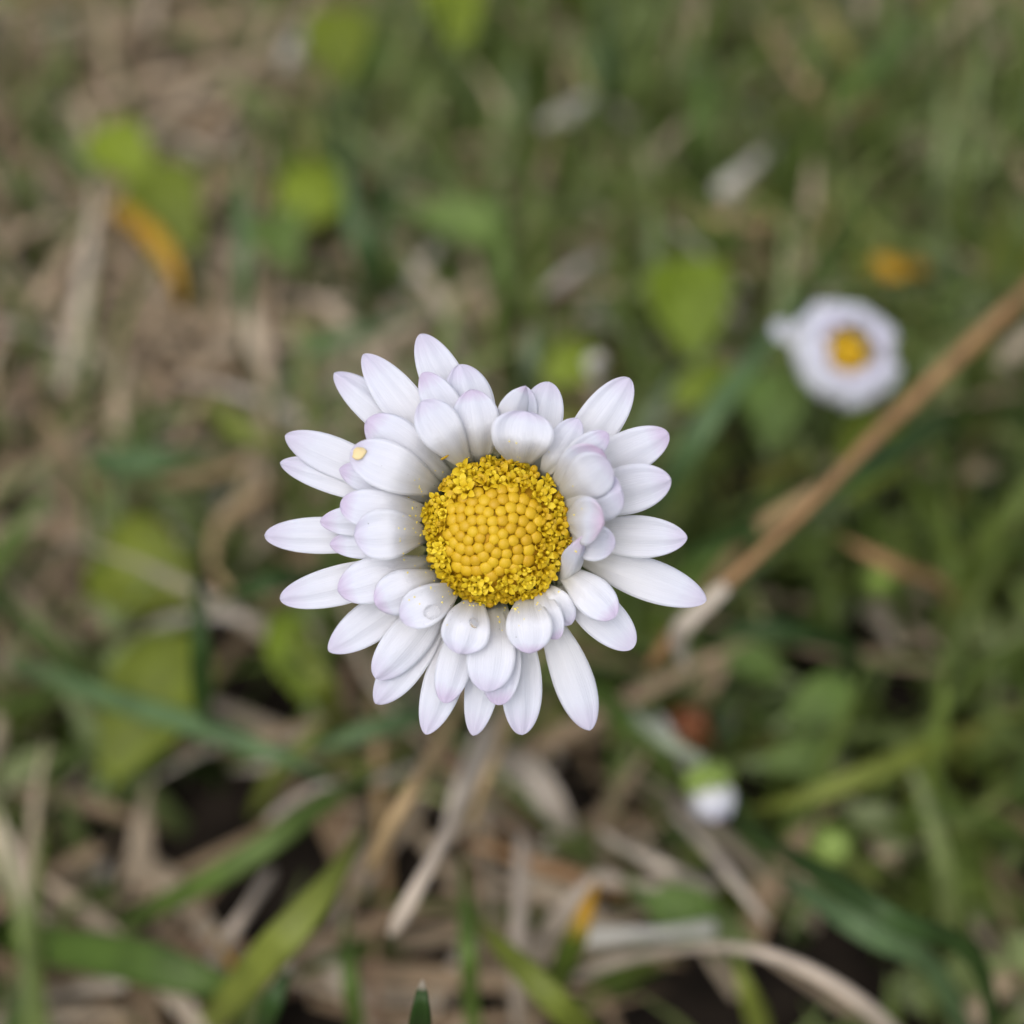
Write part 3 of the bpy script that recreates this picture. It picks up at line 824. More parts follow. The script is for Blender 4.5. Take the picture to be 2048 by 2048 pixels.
G = 'grass_blade'; S = 'straw'
B = [
    # right side
    (S, 'straw', 'long brown dry stalk slanting across the green below the half-open daisy', 'brown', 1.5,
     [(1222, 1262, 34), (1290, 1175, 40), (1400, 1075, 44), (1540, 940, 46), (1640, 835, 45), (1790, 690, 43), (1950, 540, 38), (2150, 360, 26)], 'straw', {}),
    ('dry_leaf', 'dry leaf', 'shrivelled pinkish leaf tip hanging off the long brown stalk', 'pale', 1.6,
     [(1303, 1268, 33), (1285, 1235, 37), (1282, 1195, 41), (1310, 1160, 43), (1370, 1105, 45)], 'blade', {'rooted': False}),
    (G, 'grass', 'dark green blade crossing under the long brown stalk', 'dark', 2.6,
     [(1235, 1085, 24), (1340, 1030, 32), (1450, 985, 38), (1560, 925, 40), (1690, 850, 38), (1800, 800, 26)], 'blade', {}),
    (G, 'grass', 'pale buff blade tip leaning on the long brown stalk', 'tan', 1.5,
     [(1550, 905, 44), (1500, 945, 42), (1440, 990, 38), (1380, 1050, 30)], 'blade', {}),
    (G, 'grass', 'long dark blue-green blade rising beside the white daisy towards the half-open one', 'blue', 2.6,
     [(1530, 535, 30), (1450, 640, 34), (1370, 745, 34), (1300, 850, 30), (1250, 930, 20)], 'blade', {}),
    (G, 'grass', 'slim grey-green blade behind the upper right petal', 'greytip', 2.0,
     [(1280, 690, 28), (1245, 760, 30), (1210, 830, 26), (1180, 900, 16)], 'blade', {}),
    (G, 'grass', 'pale forked dead sheath standing behind the upper right petal', 'white', 2.4,
     [(1118, 668, 34), (1126, 700, 32), (1138, 745, 24), (1140, 790, 12)], 'blunt', {}),
    (G, 'grass', 'upright grey-green blade tip behind the curled petal', 'greytip', 2.0,
     [(1008, 605, 36), (1003, 660, 36), (998, 720, 32), (998, 800, 18)], 'blade', {}),
    (G, 'grass', 'olive blade bending right under the nodding bud', 'lime', 2.2,
     [(1395, 1530, 14), (1500, 1510, 18), (1600, 1475, 20), (1700, 1435, 20), (1800, 1400, 14)], 'blade', {}),
    (G, 'grass', 'dark green diagonal blade below the nodding bud', 'dark', 1.7,
     [(1385, 1510, 12), (1450, 1585, 26), (1560, 1655, 32), (1690, 1735, 34), (1850, 1830, 26)], 'blade', {}),
    (G, 'grass', 'blue-green blade running beneath the dark diagonal one', 'blue', 2.2,
     [(1440, 1620, 16), (1530, 1690, 22), (1640, 1760, 24), (1760, 1830, 18)], 'blade', {}),
    (G, 'grass', 'bright green blade leading down to the nodding bud', 'green', 2.2,
     [(1290, 1470, 20), (1230, 1400, 24), (1160, 1340, 22), (1110, 1290, 12)], 'blade', {}),
    (G, 'grass', 'pale grey straw slanting just above the nodding bud', 'white', 1.1,
     [(1240, 1350, 20), (1262, 1385, 20), (1285, 1420, 18), (1300, 1450, 14)], 'straw', {'rooted': False}),
    # lower right straws
    (S, 'straw', 'thin tan straw slanting down from the nodding bud', 'pale', 1.1,
     [(1446, 1742, 20), (1400, 1680, 20), (1340, 1605, 18), (1285, 1545, 14), (1260, 1510, 8)], 'straw', {}),
    (S, 'straw', 'wide tan straw arching over the dark gap at the lower right', 'pale', 1.35,
     [(1075, 1850, 12), (1160, 1815, 17), (1290, 1790, 22), (1400, 1790, 25), (1520, 1828, 26), (1640, 1905, 24), (1720, 1990, 14)], 'straw', {}),
    (S, 'straw', 'short bleached straw lying flat above the arching tan one', 'white', 1.8,
     [(1090, 1772, 15), (1170, 1765, 16), (1260, 1760, 16), (1345, 1752, 14)], 'straw', {'rooted': False}),
    (S, 'straw', 'tan straw lying level beneath the folded brown blade', 'pale', 1.6,
     [(1110, 1655, 12), (1200, 1668, 13), (1290, 1672, 13), (1350, 1675, 11)], 'straw', {'rooted': False}),
    (S, 'straw', 'thin straw crossing diagonally towards the nodding bud', 'pale', 1.3,
     [(1130, 1570, 13), (1200, 1610, 14), (1260, 1640, 14), (1340, 1670, 10)], 'straw', {'rooted': False}),
    (S, 'straw', 'orange brown straw lying behind the folded blade', 'brown', 1.6,
     [(890, 1590, 8), (980, 1620, 11), (1080, 1652, 12), (1180, 1690, 10)], 'straw', {'rooted': False}),
    ('dry_leaf', 'dry leaf', 'folded brown dry blade with a sharp bent tip', 'pale', 2.0,
     [(1140, 1650, 22), (1095, 1680, 22), (1050, 1740, 19), (1010, 1800, 12), (985, 1860, 4)], 'blade', {}),
    (G, 'grass', 'green blade with an orange tip beside the folded brown blade', 'lime_orange', 2.0,
     [(1128, 1660, 25), (1108, 1710, 26), (1085, 1770, 25), (1055, 1840, 20), (1035, 1900, 10)], 'blade', {}),
    (G, 'grass', 'yellow-green blade slanting to the bottom edge below the folded brown blade', 'lime', 2.2,
     [(880, 1715, 20), (940, 1780, 25), (1010, 1850, 27), (1090, 1930, 24), (1170, 2010, 12)], 'blade', {}),
    (G, 'grass', 'broad olive blade standing under the arching straw', 'lime', 2.2,
     [(1385, 1800, 15), (1405, 1860, 15), (1430, 1930, 10), (1440, 1990, 3)], 'blade', {}),
    ('dry_leaf', 'dry leaf', 'rolled pinkish dry leaf below the bottom petals', 'pale', 3.0,
     [(1085, 1580, 10), (1050, 1520, 14), (1010, 1465, 15), (965, 1445, 11), (930, 1460, 4)], 'broad', {'fold': 0.7, 'twist': 1.5}),
    ('dry_leaf', 'dry leaf', 'small rust red dead leaf in the gap right of the bottom petals', 'rust', 3.2,
     [(1275, 1335, 9), (1300, 1370, 10), (1325, 1405, 7), (1345, 1430, 2)], 'broad', {'fold': 0.5}),
    # lower centre straws
    (S, 'straw', 'tan straw leaning down-left from under the bottom petals', 'tan', 1.35,
     [(690, 1650, 26), (725, 1580, 30), (775, 1495, 32), (820, 1420, 31), (865, 1330, 24), (885, 1280, 10)], 'straw', {}),
    (S, 'straw', 'long pale straw leaning down-left beside the tan one', 'pale', 1.45,
     [(738, 1765, 30), (785, 1680, 32), (840, 1580, 32), (885, 1490, 30), (925, 1400, 26), (950, 1330, 12)], 'straw', {}),
    (S, 'straw', 'orange tan straw with pale lower end under the bottom petals', 'tan', 1.3,
     [(888, 1570, 16), (905, 1500, 22), (935, 1420, 25), (970, 1330, 22), (1000, 1260, 10)], 'straw', {}),
    (S, 'straw', 'greyish straw between the two leaning ones', 'pale', 1.3,
     [(840, 1580, 17), (860, 1500, 20), (890, 1430, 20), (920, 1360, 14)], 'straw', {}),
    (S, 'straw', 'upright pale straw at the foot of the folded brown blade', 'pale', 1.5,
     [(985, 1560, 16), (982, 1680, 19), (976, 1800, 20), (975, 1910, 14), (978, 1960, 4)], 'straw', {}),
    # lower left
    (G, 'grass', 'broad yellow-green blade slanting up towards the tan straw', 'lime', 2.9,
     [(690, 1555, 24), (640, 1640, 29), (580, 1720, 30), (510, 1800, 28), (440, 1880, 20), (380, 1950, 6)], 'blade', {}),
    (G, 'grass', 'blue-green blade lying almost level below the lower left petals', 'blue', 2.0,
     [(550, 1425, 18), (620, 1405, 22), (700, 1378, 24), (790, 1352, 22), (860, 1330, 12)], 'blade', {}),
    (G, 'grass', 'green blade slanting right from the big left leaf to the level one', 'blue', 2.2,
     [(660, 1490, 18), (560, 1440, 24), (450, 1398, 26), (350, 1362, 26), (200, 1315, 22), (40, 1260, 12)], 'blade', {}),
    (G, 'grass', 'dark arching blade curving over the black gap', 'green', 2.2,
     [(800, 1435, 10), (690, 1470, 18), (590, 1530, 22), (480, 1610, 22), (360, 1680, 18), (250, 1740, 8)], 'blade', {}),
    (G, 'grass', 'dark upright blade with a sharp tip beside the left leaves', 'dark', 1.9,
     [(369, 1072, 42), (375, 1150, 42), (380, 1250, 38), (384, 1350, 28), (386, 1420, 12)], 'blade', {}),
    (G, 'grass', 'dark green blade pointing from the left petals to the upright one', 'dark', 2.2,
     [(395, 1145, 26), (450, 1120, 32), (520, 1098, 34), (590, 1085, 28), (660, 1080, 14)], 'blade', {}),
    (G, 'grass', 'broad green blade with blunt point at the bottom left', 'green', 3.8,
     [(500, 1885, 15), (430, 1862, 17), (350, 1838, 18), (260, 1812, 17), (140, 1790, 12), (20, 1775, 4)], 'blade', {}),
    (G, 'grass', 'dark blade with a buff dried tip at the bottom', 'dark_paletip', 1.5,
     [(553, 1812, 30), (530, 1860, 31), (505, 1915, 29), (480, 1980, 20)], 'blade', {}),
    (G, 'grass', 'crisp dark spear-shaped blade tip at the very bottom', 'dark_paletip', 1.35,
     [(797, 1848, 47), (795, 1890, 47), (794, 1940, 44), (794, 2010, 34)], 'blade', {'fold': 0.5}),
    (G, 'grass', 'thin green blade standing left of the crisp spear-shaped tip', 'green', 1.4,
     [(650, 1705, 18), (655, 1790, 22), (664, 1870, 22), (675, 1950, 14)], 'blade', {}),
    (G, 'grass', 'thin green blade standing right of the crisp spear-shaped tip', 'green', 1.5,
     [(872, 1600, 18), (878, 1700, 23), (885, 1810, 24), (893, 1930, 16)], 'blade', {}),
    (S, 'straw', 'greyish dry straw behind the arching dark blade', 'pale', 1.7,
     [(515, 1640, 14), (470, 1710, 17), (430, 1770, 16), (395, 1830, 8)], 'straw', {}),
    (S, 'straw', 'thin amber straw at the foot of the broad yellow-green blade', 'orange', 0.9,
     [(400, 1760, 13), (425, 1800, 15), (450, 1840, 14), (470, 1880, 8)], 'straw', {}),
    (S, 'straw', 'orange tan straw standing below the lower left petals', 'tan', 1.4,
     [(700, 1200, 8), (706, 1300, 12), (712, 1400, 14), (716, 1490, 10)], 'straw', {}),
    (G, 'grass', 'thin lime blade forking below the lower left petals', 'lime', 1.6,
     [(640, 1330, 20), (590, 1390, 22), (540, 1440, 18), (500, 1490, 8)], 'blade', {}),
    (G, 'grass', 'lime blade leaning left beneath the lower left petals', 'lime', 2.4,
     [(540, 1160, 16), (575, 1230, 22), (610, 1290, 22), (640, 1350, 14)], 'blade', {}),
    (S, 'straw', 'curved pinkish straw above the black gap', 'pale', 1.0,
     [(500, 1550, 14), (600, 1485, 17), (700, 1475, 17), (800, 1440, 13)], 'straw', {'rooted': False}),
    # upper left
    ('grass_blade', 'grass', 'arched orange-yellow dying blade at the left', 'orange', 2.9,
     [(345, 590, 10), (335, 530, 16), (310, 475, 19), (268, 428, 19), (215, 395, 12)], 'blade', {}),
    (G, 'grass', 'thin upright blue-green blade right of the orange-yellow one', 'blue', 2.1,
     [(456, 255, 34), (458, 360, 36), (459, 480, 34), (460, 600, 26), (462, 680, 12)], 'blade', {}),
    (G, 'grass', 'slender green blade rising behind the top petal', 'green', 2.4,
     [(938, 270, 28), (940, 400, 30), (952, 520, 28), (960, 620, 18), (955, 690, 6)], 'blade', {}),
    (G, 'grass', 'dark slim blade standing behind the upper left petals', 'dark', 2.2,
     [(765, 270, 26), (735, 360, 28), (712, 460, 26), (705, 560, 16)], 'blade', {}),
    (G, 'grass', 'green blade leaning beside the dark slim one', 'blue', 2.4,
     [(640, 250, 16), (655, 350, 22), (675, 450, 22), (700, 560, 10)], 'blade', {}),
    (S, 'straw', 'bleached pink straw stub lying in the upper grass', 'white', 3.0,
     [(1020, 235, 10), (1065, 215, 13), (1110, 190, 12), (1140, 170, 8)], 'straw', {'rooted': False}),
    (S, 'straw', 'bleached whitish straw slanting above the half-open daisy', 'white', 3.0,
     [(1340, 385, 10), (1385, 340, 14), (1430, 300, 14), (1460, 270, 9)], 'straw', {'rooted': False}),
    (S, 'straw', 'tan straw lying level under the whitish slanting one', 'tan', 2.6,
     [(1285, 405, 10), (1360, 415, 12), (1430, 425, 11), (1500, 435, 8)], 'straw', {'rooted': False}),
    ('dry_leaf', 'dry leaf', 'small yellow-orange dead leaf above the half-open daisy', 'orange', 3.6,
     [(1610, 500, 12), (1650, 505, 14), (1700, 508, 13), (1750, 505, 8)], 'broad', {'rooted': False}),
    (G, 'grass', 'dark upright blade in the upper grass by the pink straw stub', 'dark', 2.8,
     [(1140, -20, 26), (1140, 80, 28), (1145, 180, 22), (1150, 270, 8)], 'blade', {}),
    (G, 'grass', 'olive blade slanting down from the upper right corner', 'green', 3.4,
     [(1500, 290, 14), (1570, 210, 20), (1650, 130, 22), (1740, 60, 16)], 'blade', {}),
    (G, 'grass', 'straight olive blade in the upper grass right of the dark upright one', 'green', 3.0,
     [(1320, 60, 20), (1330, 160, 24), (1310, 260, 20), (1290, 350, 8)], 'blade', {}),
    (S, 'straw', 'tan straw propped between the two olive blades', 'tan', 2.4,
     [(1440, 40, 12), (1475, 100, 14), (1520, 160, 14), (1560, 220, 8)], 'straw', {'rooted': False}),
    (G, 'grass', 'bluish blade sagging behind the upper left petals', 'blue', 2.6,
     [(820, 590, 12), (740, 610, 18), (650, 640, 20), (560, 690, 14)], 'blade', {}),
    (G, 'grass', 'green blade lying level left of the long left petals', 'blue', 3.2,
     [(420, 880, 12), (340, 868, 17), (250, 872, 18), (160, 880, 12)], 'blade', {}),
    (G, 'grass', 'lime blade reaching the upper left petals from the left', 'lime', 2.4,
     [(560, 855, 18), (500, 835, 22), (440, 800, 22), (390, 760, 12)], 'blade', {}),
    (S, 'straw', 'tan straw lying left of the long left petals', 'tan', 2.0,
     [(250, 930, 8), (340, 905, 11), (430, 885, 11), (510, 850, 8)], 'straw', {'rooted': False}),
    (S, 'straw', 'pale curved straw looping left of the long left petals', 'tan', 1.5,
     [(440, 1130, 12), (400, 1060, 14), (420, 980, 14), (500, 930, 12), (560, 910, 8)], 'straw', {'rooted': False}),
    (G, 'grass', 'green leaf blade behind the petals on the right', 'green', 2.6,
     [(1260, 1120, 16), (1330, 1060, 22), (1420, 1000, 24), (1520, 940, 14)], 'blade', {}),
    (G, 'grass', 'brownish blade tip under the long brown stalk', 'brown', 1.5,
     [(1575, 1010, 22), (1630, 1040, 24), (1700, 1075, 22), (1780, 1110, 12)], 'blade', {}),
    (G, 'grass', 'dark curved blade below the shrivelled leaf tip', 'dark', 2.4,
     [(1330, 1210, 18), (1400, 1190, 22), (1500, 1195, 22), (1600, 1230, 14)], 'blade', {}),
]
for name, cat, label, mat, width, pts, kind, kw in B:
    blade(name, cat, label, mat, width, pts, kind, **kw)

# ------------------------------------------------------------------ broad leaves
def leaf(label, px, py, h, length, width, ang, mat, tilt=0.6, cup=0.12):
    c = gp(px, py, h)
    foot = Vector((c.x, c.y + 2, -1.5))
    root = empty('leafy_plant', foot)
    tag(root, label, 'leaf')
    d = RV * math.cos(ang) + UV_ * math.sin(ang)
    nn = (NV * tilt + Vector((0, 0, 1)) * (1 - tilt)).normalized()
    d = (d - nn * d.dot(nn)).normalized()
    a, b = c - d * length * 0.5, c + d * length * 0.5
    cl = spline([a, a + d * length * 0.35 + nn * 0.8, a + d * length * 0.7 + nn * 0.9, b], 14)
    me = petal_mesh(cl, nn, width, -cup, M[mat], 0.25, foot, nu=14, nv=9, claw=0.16, wmax=0.6, tipexp=0.55, groove=0.05, seed=int(px))
    me.name = 'leaf_blade'
    add('leaf_blade', me, root)
    st = spline([foot, foot + Vector((0.5, -0.5, h * 0.5)), a - d * 1.0, a + d * 1.2], 10)
    v, f, u = tube(st, [0.45] * 11, 6, foot)
    add('leaf_stalk', mesh_from('leaf_stalk', v, f, M['stem'], u), root)

D = math.radians
LEAVES = [
    ('large yellow-green leaf beside the dark upright blade', 285, 1340, 15, 17, 10, D(62), 'leaf_olive'),
    ('rounded olive leaf above the large yellow-green one at the left', 282, 1085, 12, 14, 11, D(150), 'leaf_olive'),
    ('bright leaf by the thin upright blue-green blade', 585, 385, 16, 13, 10, D(60), 'leaf'),
    ('lime leaf just below the bright one by the thin upright blade', 530, 455, 14, 9, 8, D(110), 'leaf_green'),
    ('round green leaf among the far tan straw', 640, 95, 18, 16, 11, D(95), 'leaf_olive'),
    ('pale green leaf overlapping the far round one', 690, 130, 14, 12, 7, D(70), 'leaf_green'),
    ('narrow yellow-green leaf in the far grass', 860, 25, 18, 18, 9, D(100), 'leaf'),
    ('broad olive leaf above the arched orange-yellow blade', 325, 400, 14, 16, 11, D(120), 'leaf_olive'),
    ('pointed lime leaf high above the arched orange-yellow blade', 238, 300, 16, 14, 9, D(130), 'leaf'),
    ('wide bright leaf left of the half-open daisy', 1300, 585, 20, 14, 11, D(95), 'leaf'),
    ('small bright leaf under the wide bright one', 1320, 740, 18, 9, 6, D(20), 'leaf'),
    ('oval pale leaf just below the half-open daisy', 1455, 775, 16, 10, 8, D(85), 'leaf_green'),
    ('green leaf between the long brown stalk and the half-open daisy', 1630, 870, 18, 12, 8, D(60), 'leaf_olive'),
    ('bluish green leaf behind the top petals', 860, 420, 16, 14, 7, D(-20), 'leaf_green'),
    ('lime leaf cluster blade under the lower left petals', 560, 1250, 16, 11, 5, D(110), 'leaf'),
    ('green leaf right of the nodding bud stem', 1420, 1250, 14, 8, 4, D(150), 'leaf_green'),
    ('rounded green leaf under the shrivelled leaf tip', 1540, 1330, 16, 8, 5, D(30), 'leaf_green'),
    ('dark green leaf over the round pale bud', 1500, 1430, 12, 8, 4, D(10), 'leaf_green'),
    ('green leaf lying across the bleached flat straw', 1275, 1715, 15, 8, 5, D(-30), 'leaf_green'),
    ('bright leaf tucked behind the curled petal', 1070, 700, 18, 8, 6, D(30), 'leaf'),
]
for L_ in LEAVES:
    leaf(*L_)

# ------------------------------------------------------------------ turf
TAN = [(300, 180, 24), (480, 240, 22), (420, 520, 18), (330, 700, 18), (480, 940, 24), (640, 560, 18), (1230, 480, 16), (1060, 560, 18), (1420, 400, 18),
       (1000, 1530, 16), (1150, 1700, 20), (600, 1680, 20), (330, 1780, 14), (1500, 60, 20), (1340, 950, 10), (880, 1800, 16)]
GRN = [(1550, 1260, 28), (1150, 80, 30), (320, 1150, 18), (600, 1260, 16), (1000, 400, 24), (1450, 600, 22), (1250, 1130, 18), (1700, 1000, 24), (1300, 250, 24), (1620, 300, 24), (280, 1480, 10), (1480, 1560, 14), (1650, 1650, 16), (1250, 1580, 8), (860, 250, 20), (760, 480, 16), (580, 420, 14), (420, 1650, 8)]
HOLE = [(565, 1580, 8), (1385, 1490, 7), (1050, 1870, 7), (1330, 1870, 7), (1250, 890, 8), (1290, 1240, 6), (490, 1290, 6), (430, 1125, 6), (1600, 1190, 6), (1570, 1740, 7),
        (400, 1570, 7), (760, 1620, 6), (640, 1930, 7), (1060, 1450, 6)]
def centres(lst):
    a = []
    for x, y, s in lst:
        p = gp(x, y, 3)
        a.append((p.x, p.y, s))
    return np.array(a)
TANC, GRNC, HOLC = centres(TAN), centres(GRN), centres(HOLE)

def field(xy, C):
    d2 = ((xy[:, None, :] - C[None, :, :2]) ** 2).sum(-1)
    return np.exp(-d2 / (2 * C[None, :, 2] ** 2)).sum(1)

def scatter(n, x0, x1, y0, y1):
    return np.stack([nrg.uniform(x0, x1, n), nrg.uniform(y0, y1, n)], 1)

def ribbons(name, xy, z0, L, W, az, pitch0, bend, tint, mat, seg=5, fold=0.3, roll=None):
    """many blades in one mesh: roots xy at z0, start pitch, bending down along the length"""
    n = len(xy)
    pos = np.stack([xy[:, 0], xy[:, 1], z0], 1)
    hd = np.stack([np.cos(az), np.sin(az), np.zeros(n)], 1)
    sd = np.stack([-np.sin(az), np.cos(az), np.zeros(n)], 1)
    side_bend = nrg.normal(0, 0.35, n)
    rings = []
    tw = nrg.uniform(-0.9, 0.9, n) if roll is None else roll
    for k in range(seg + 1):
        t = k / seg
        p = pitch0 - bend * t
        tg = hd * np.cos(p)[:, None] + np.array([0, 0, 1.0]) * np.sin(p)[:, None] + sd * (side_bend * (t - 0.3))[:, None]
        nn = np.cross(tg, sd)
        ang = tw * (0.3 + t)
        s = sd * np.cos(ang)[:, None] + nn * np.sin(ang)[:, None]
        m = nn * np.cos(ang)[:, None] - sd * np.sin(ang)[:, None]
        f = min(1.0, 0.75 + t) * (1 - max(0, (t - 0.35) / 0.65) ** 1.6 * 0.94)
        hw = (W * 0.5 * f)[:, None]
        rings.append(np.stack([pos - s * hw - m * hw * fold, pos, pos + s * hw - m * hw * fold], 1))
        pos = pos + tg * (L / seg)[:, None]
    V = np.stack(rings, 1)                       # n, seg+1, 3, 3
    V[..., 2] = np.maximum(V[..., 2], -2.0)
    per = (seg + 1) * 3
    base = []
    for k in range(seg):
        for j in range(2):
            a = k * 3 + j
            base.append((a, a + 1, a + 4, a + 3))
    base = np.array(base)
    return V.reshape(n, per, 3), base, tint, per

def build_ribbons(name, sets, mat, label, cat):
    vs_, fs_, ts_, us_ = [], [], [], []
    off = 0
    for V, base, tint, per in sets:
        n = len(V)
        vs_.append(V.reshape(-1, 3))
        fs_.append((base[None] + (np.arange(n) * per)[:, None, None]).reshape(-1, 4) + off)
        ts_.append(np.repeat(tint, per))
        seg = per // 3 - 1
        uv = np.stack([np.repeat(np.linspace(1, 0, seg + 1), 3), np.tile([0, 0.5, 1.0], seg + 1)], 1)
        uv = np.tile(uv, (n, 1)); uv[:, 1] += np.repeat(nrg.uniform(0, 9, n), per)
        us_.append(uv)
        off += n * per
    V = np.concatenate(vs_) * MM
    F = np.concatenate(fs_)
    me = bpy.data.meshes.new(name)
    me.vertices.add(len(V)); me.vertices.foreach_set('co', V.astype(np.float32).ravel())
    me.loops.add(F.size); me.loops.foreach_set('vertex_index', F.astype(np.int32).ravel())
    me.polygons.add(len(F))
    me.polygons.foreach_set('loop_start', np.arange(0, F.size, 4, dtype=np.int32))
    me.polygons.foreach_set('use_smooth', np.ones(len(F), dtype=bool))
    at = me.attributes.new('tint', 'FLOAT', 'POINT')
    at.data.foreach_set('value', np.concatenate(ts_).astype(np.float32))
    ul = me.uv_layers.new(name='UVMap')
    ul.data.foreach_set('uv', np.concatenate(us_)[F.ravel()].astype(np.float32).ravel())
    me.update(calc_edges=True)
    me.validate()
    me.materials.append(mat)
    o = add(name, me)
    tag(o, label, cat, kind='stuff')
    return o

def open_gaps(V):
    """keep blades that stay out of the bare hollows between the tussocks"""
    ok = np.ones(len(V), bool)
    for x, y, r in HOLC:
        dx = V[..., 0] - x
        dy = (V[..., 1] - (y - 3.0)) / 1.4
        ok &= ~((dx * dx + dy * dy < (r * 0.36) ** 2) & (V[..., 2] < 14)).any(1)
    return ok

def lens_clear(V, lim):
    """keep blades whose points stay at least lim mm from the lens and out of the big daisy"""
    d = V - np.array(CAM)
    dep = d @ np.array(DV)
    far = np.linalg.norm(d, axis=2).min(1) > lim
    sx = np.abs(d[..., 0] / np.maximum(dep, 1)) < 0.40
    near = (dep < 92) & sx
    return far & ~near.any(1) & (open_gaps(V) | (nrg.uniform(0, 1, len(V)) < 0.10))

def turf():
    gs, th = [], []
    X0, X1, Y0, Y1 = -260, 260, -60, 520
    # thatch: dead blades lying in layers
    n = 15000
    xy = scatter(n, X0, X1, Y0, Y1)
    keep = nrg.uniform(0, 1, n) < np.clip(0.50 + 0.55 * field(xy, TANC) - 0.28 * field(xy, GRNC) - 0.8 * field(xy, HOLC), 0.05, 1)
    xy = xy[keep]; n = len(xy)
    tint = np.clip(nrg.normal(0.48, 0.24, n), 0, 1)
    V = ribbons('t', xy, nrg.uniform(0, 7, n) ** 1.0, nrg.uniform(10, 38, n), nrg.uniform(0.8, 2.4, n), nrg.uniform(0, 6.283, n),
                nrg.normal(0.05, 0.22, n), nrg.normal(0.1, 0.25, n), tint, None)
    k = lens_clear(V[0], 80); th.append((V[0][k], V[1], V[2][k], V[3]))
    # green blades
    n = 26000
    xy = scatter(n, X0, X1, Y0, Y1)
    keep = nrg.uniform(0, 1, n) < np.clip(0.45 + 0.55 * field(xy, GRNC) - 0.30 * field(xy, TANC) - 0.7 * field(xy, HOLC), 0.03, 1)
    xy = xy[keep]; n = len(xy)
    tint = np.clip(nrg.normal(0.42, 0.24, n), 0, 1)
    V = ribbons('g', xy, np.full(n, -1.5), nrg.uniform(10, 34, n), nrg.uniform(1.2, 3.1, n), nrg.uniform(0, 6.283, n),
                nrg.normal(1.05, 0.28, n), nrg.uniform(0.0, 1.5, n), tint, None)
    k = lens_clear(V[0], 80); gs.append((V[0][k], V[1], V[2][k], V[3]))
    # dead blades still half standing
    n = 4200
    xy = scatter(n, X0, X1, Y0, Y1)
    keep = nrg.uniform(0, 1, n) < np.clip(0.60 + 0.5 * field(xy, TANC) - 0.15 * field(xy, GRNC), 0.05, 1)
    xy = xy[keep]; n = len(xy)
    V = ribbons('t', xy, np.full(n, 0.5), nrg.uniform(12, 28, n), nrg.uniform(1.2, 3.0, n), nrg.uniform(0, 6.283, n),
                nrg.normal(0.75, 0.3, n), nrg.uniform(0.1, 1.3, n), np.clip(nrg.normal(0.6, 0.22, n), 0, 1), None)
    k = lens_clear(V[0], 80); th.append((V[0][k], V[1], V[2][k], V[3]))
    # upright blades further off
    n = 1900
    xy = scatter(n, X0, X1, 105, Y1)
    keep = nrg.uniform(0, 1, n) < np.clip(0.8 + 0.4 * field(xy, GRNC) - 0.5 * field(xy, TANC), 0.1, 1)
    xy = xy[keep]; n = len(xy)
    V = ribbons('g', xy, np.full(n, -1.5), nrg.uniform(18, 36, n), nrg.uniform(2.0, 3.4, n), nrg.uniform(0, 6.283, n),
                nrg.normal(1.35, 0.18, n), nrg.uniform(0.0, 0.7, n), np.clip(nrg.normal(0.5, 0.25, n), 0, 1), None)
    k = lens_clear(V[0], 80); gs.append((V[0][k], V[1], V[2][k], V[3]))
    # some low broad clover-sized foliage
    n = 2600
    xy = scatter(n, X0, X1, Y0, Y1)
    keep = nrg.uniform(0, 1, n) < np.clip(0.35 + 0.7 * field(xy, GRNC) - 0.3 * field(xy, TANC), 0.03, 1)
    xy = xy[keep]; n = len(xy)
    V = ribbons('g', xy, nrg.uniform(1, 9, n), nrg.uniform(5, 9, n), nrg.uniform(3.0, 5.0, n), nrg.uniform(0, 6.283, n),
                nrg.normal(0.4, 0.3, n), nrg.uniform(0.1, 0.9, n), np.clip(nrg.normal(0.55, 0.22, n), 0, 1), None, fold=0.15)
    k = lens_clear(V[0], 80); gs.append((V[0][k], V[1], V[2][k], V[3]))
    # the lawn going on around, coarser
    n = 16000
    xy = scatter(n, -1200, 1200, -900, 1500)
    keep = ~((xy[:, 0] > X0) & (xy[:, 0] < X1) & (xy[:, 1] > Y0) & (xy[:, 1] < Y1)) & (np.hypot(xy[:, 0], xy[:, 1]) > 60)
    xy = xy[keep]; n = len(xy)
    V = ribbons('g', xy, np.full(n, -1.5), nrg.uniform(14, 40, n), nrg.uniform(2.5, 5, n), nrg.uniform(0, 6.283, n),
                nrg.normal(1.0, 0.3, n), nrg.uniform(0.2, 1.6, n), np.clip(nrg.normal(0.45, 0.24, n), 0, 1), None, seg=4)
    gs.append(V)
    build_ribbons('grass', gs, M['grass'], 'short green lawn grass filling the background', 'grass')
    build_ribbons('dry_thatch', th, M['thatch'], 'tangle of dead tan grass lying between the green blades', 'dry grass')
turf()

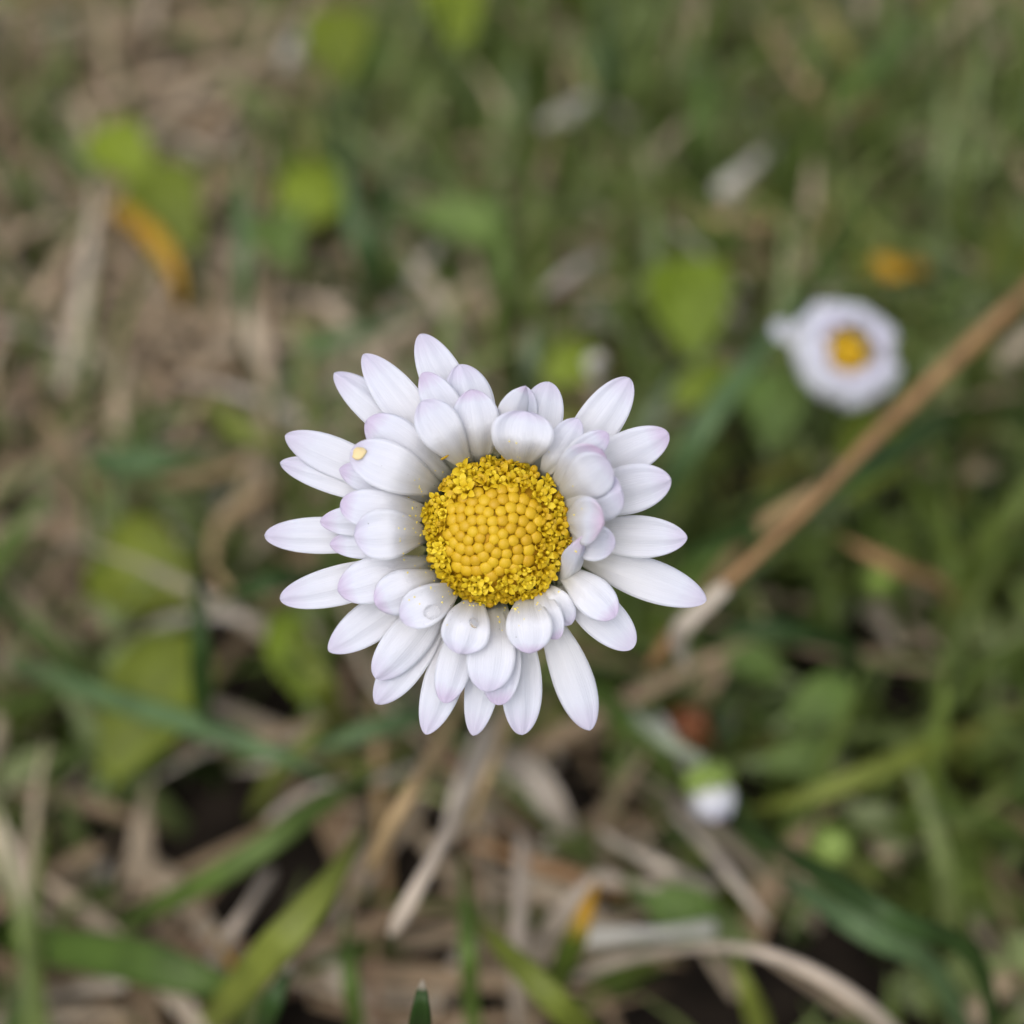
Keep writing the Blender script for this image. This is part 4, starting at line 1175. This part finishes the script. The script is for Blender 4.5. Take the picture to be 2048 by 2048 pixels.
# ------------------------------------------------------------------ pollen, drops and fallen bits on the petals
from mathutils.bvhtree import BVHTree
def on_petals():
    V, F = [], []
    for o in daisy.children:
        if o.name.startswith('petal'):
            b = len(V)
            V += [v.co / MM + DFOOT for v in o.data.vertices]
            F += [tuple(b + i for i in p.vertices) for p in o.data.polygons]
    T = BVHTree.FromPolygons(V, F)
    def hit(px, py):
        d = ray(px, py).normalized()
        return T.ray_cast(CAM, d)[:2]
    ico = bmesh.new(); bmesh.ops.create_icosphere(ico, subdivisions=1, radius=1.0)
    iv = [v.co.copy() for v in ico.verts]; jf = [tuple(v.index for v in f.verts) for f in ico.faces]
    ico.free()
    def grains(name, n, mat, r0, r1, s0, s1, amin, amax):
        vv, ff = [], []
        for i in range(n):
            a = math.radians(rng.uniform(amin, amax)); r = rng.triangular(r0, r1, r0)
            p, nn = hit(DC[0] + r * math.cos(a), DC[1] + r * math.sin(a))
            if p is None: continue
            if any(math.hypot(DC[0] + r * math.cos(a) - qx, DC[1] + r * math.sin(a) - qy) < 24 for qx, qy in ((815, 1155), (893, 1176))): continue
            sc = rng.uniform(s0, s1); st = rng.uniform(0.7, 2.2)
            q = Quaternion((rng.random(), rng.random(), rng.random(), rng.random())).normalized()
            b = len(vv)
            for c in iv:
                e = Vector((c.x * st, c.y, c.z)) * sc
                vv.append((p + q @ e - DFOOT) * MM)
            ff += [tuple(b + k for k in f) for f in jf]
        o = add(name, mesh_from(name, vv, ff, mat), daisy)
        o['kind'] = 'stuff'
    grains('pollen', 95, M['pollen'], 142, 215, 0.018, 0.05, 60, 215)
    grains('pollen', 16, M['pollen'], 142, 200, 0.02, 0.05, 215, 420)
    grains('dust', 26, M['speck'], 145, 260, 0.010, 0.022, 80, 230)
    def drop(label, px, py, r):
        p, nn = hit(px, py)
        if nn.dot(NV) < 0: nn = -nn
        bm = bmesh.new(); bmesh.ops.create_icosphere(bm, subdivisions=4, radius=1.0)
        for v in bm.verts:
            v.co.z *= 0.5 if v.co.z > 0 else 0.03
            v.co.x *= 1.15
            v.co *= r * MM
        me = bpy.data.meshes.new('water_drop'); bm.to_mesh(me); bm.free()
        me.polygons.foreach_set('use_smooth', [True] * len(me.polygons)); me.materials.append(M['water'])
        o = add('water_drop', me)
        o.matrix_world = Matrix.Translation((p + nn * 0.05) * MM) @ nn.to_track_quat('Z', 'Y').to_matrix().to_4x4()
        tag(o, label, 'water drop')
    drop('clear water drop on a lower left petal of the large daisy', 815, 1155, 0.36)
    drop('small water drop close under the yellow disc of the large daisy', 893, 1176, 0.25)
    def crumb(label, px, py, ln, wd, ang, mat):
        p, nn = hit(px, py)
        if nn.dot(NV) < 0: nn = -nn
        bm = bmesh.new(); bmesh.ops.create_icosphere(bm, subdivisions=3, radius=1.0)
        for v in bm.verts:
            k = 1 + 0.08 * math.sin(4 * v.co.x + 2 * v.co.y + px) + 0.05 * math.sin(9 * v.co.y + px)
            v.co = Vector((v.co.x * ln * k, v.co.y * wd * k, v.co.z * wd * 0.45)) * MM
        me = bpy.data.meshes.new('floret_scrap'); bm.to_mesh(me); bm.free()
        me.polygons.foreach_set('use_smooth', [True] * len(me.polygons)); me.materials.append(mat)
        o = add('floret_scrap', me)
        q = nn.to_track_quat('Z', 'Y') @ Quaternion((0, 0, 1), ang)
        o.matrix_world = Matrix.Translation((p + nn * 0.05) * MM) @ q.to_matrix().to_4x4()
        tag(o, label, 'flower scrap')
    crumb('pale yellow scrap of floret at a left petal edge of the large daisy', 678, 856, 0.36, 0.30, 0.6, M['scrap'])
    crumb('thin golden scrap of floret lying on a petal above the disc', 838, 862, 0.24, 0.09, 0.4, M['bud'])
on_petals()
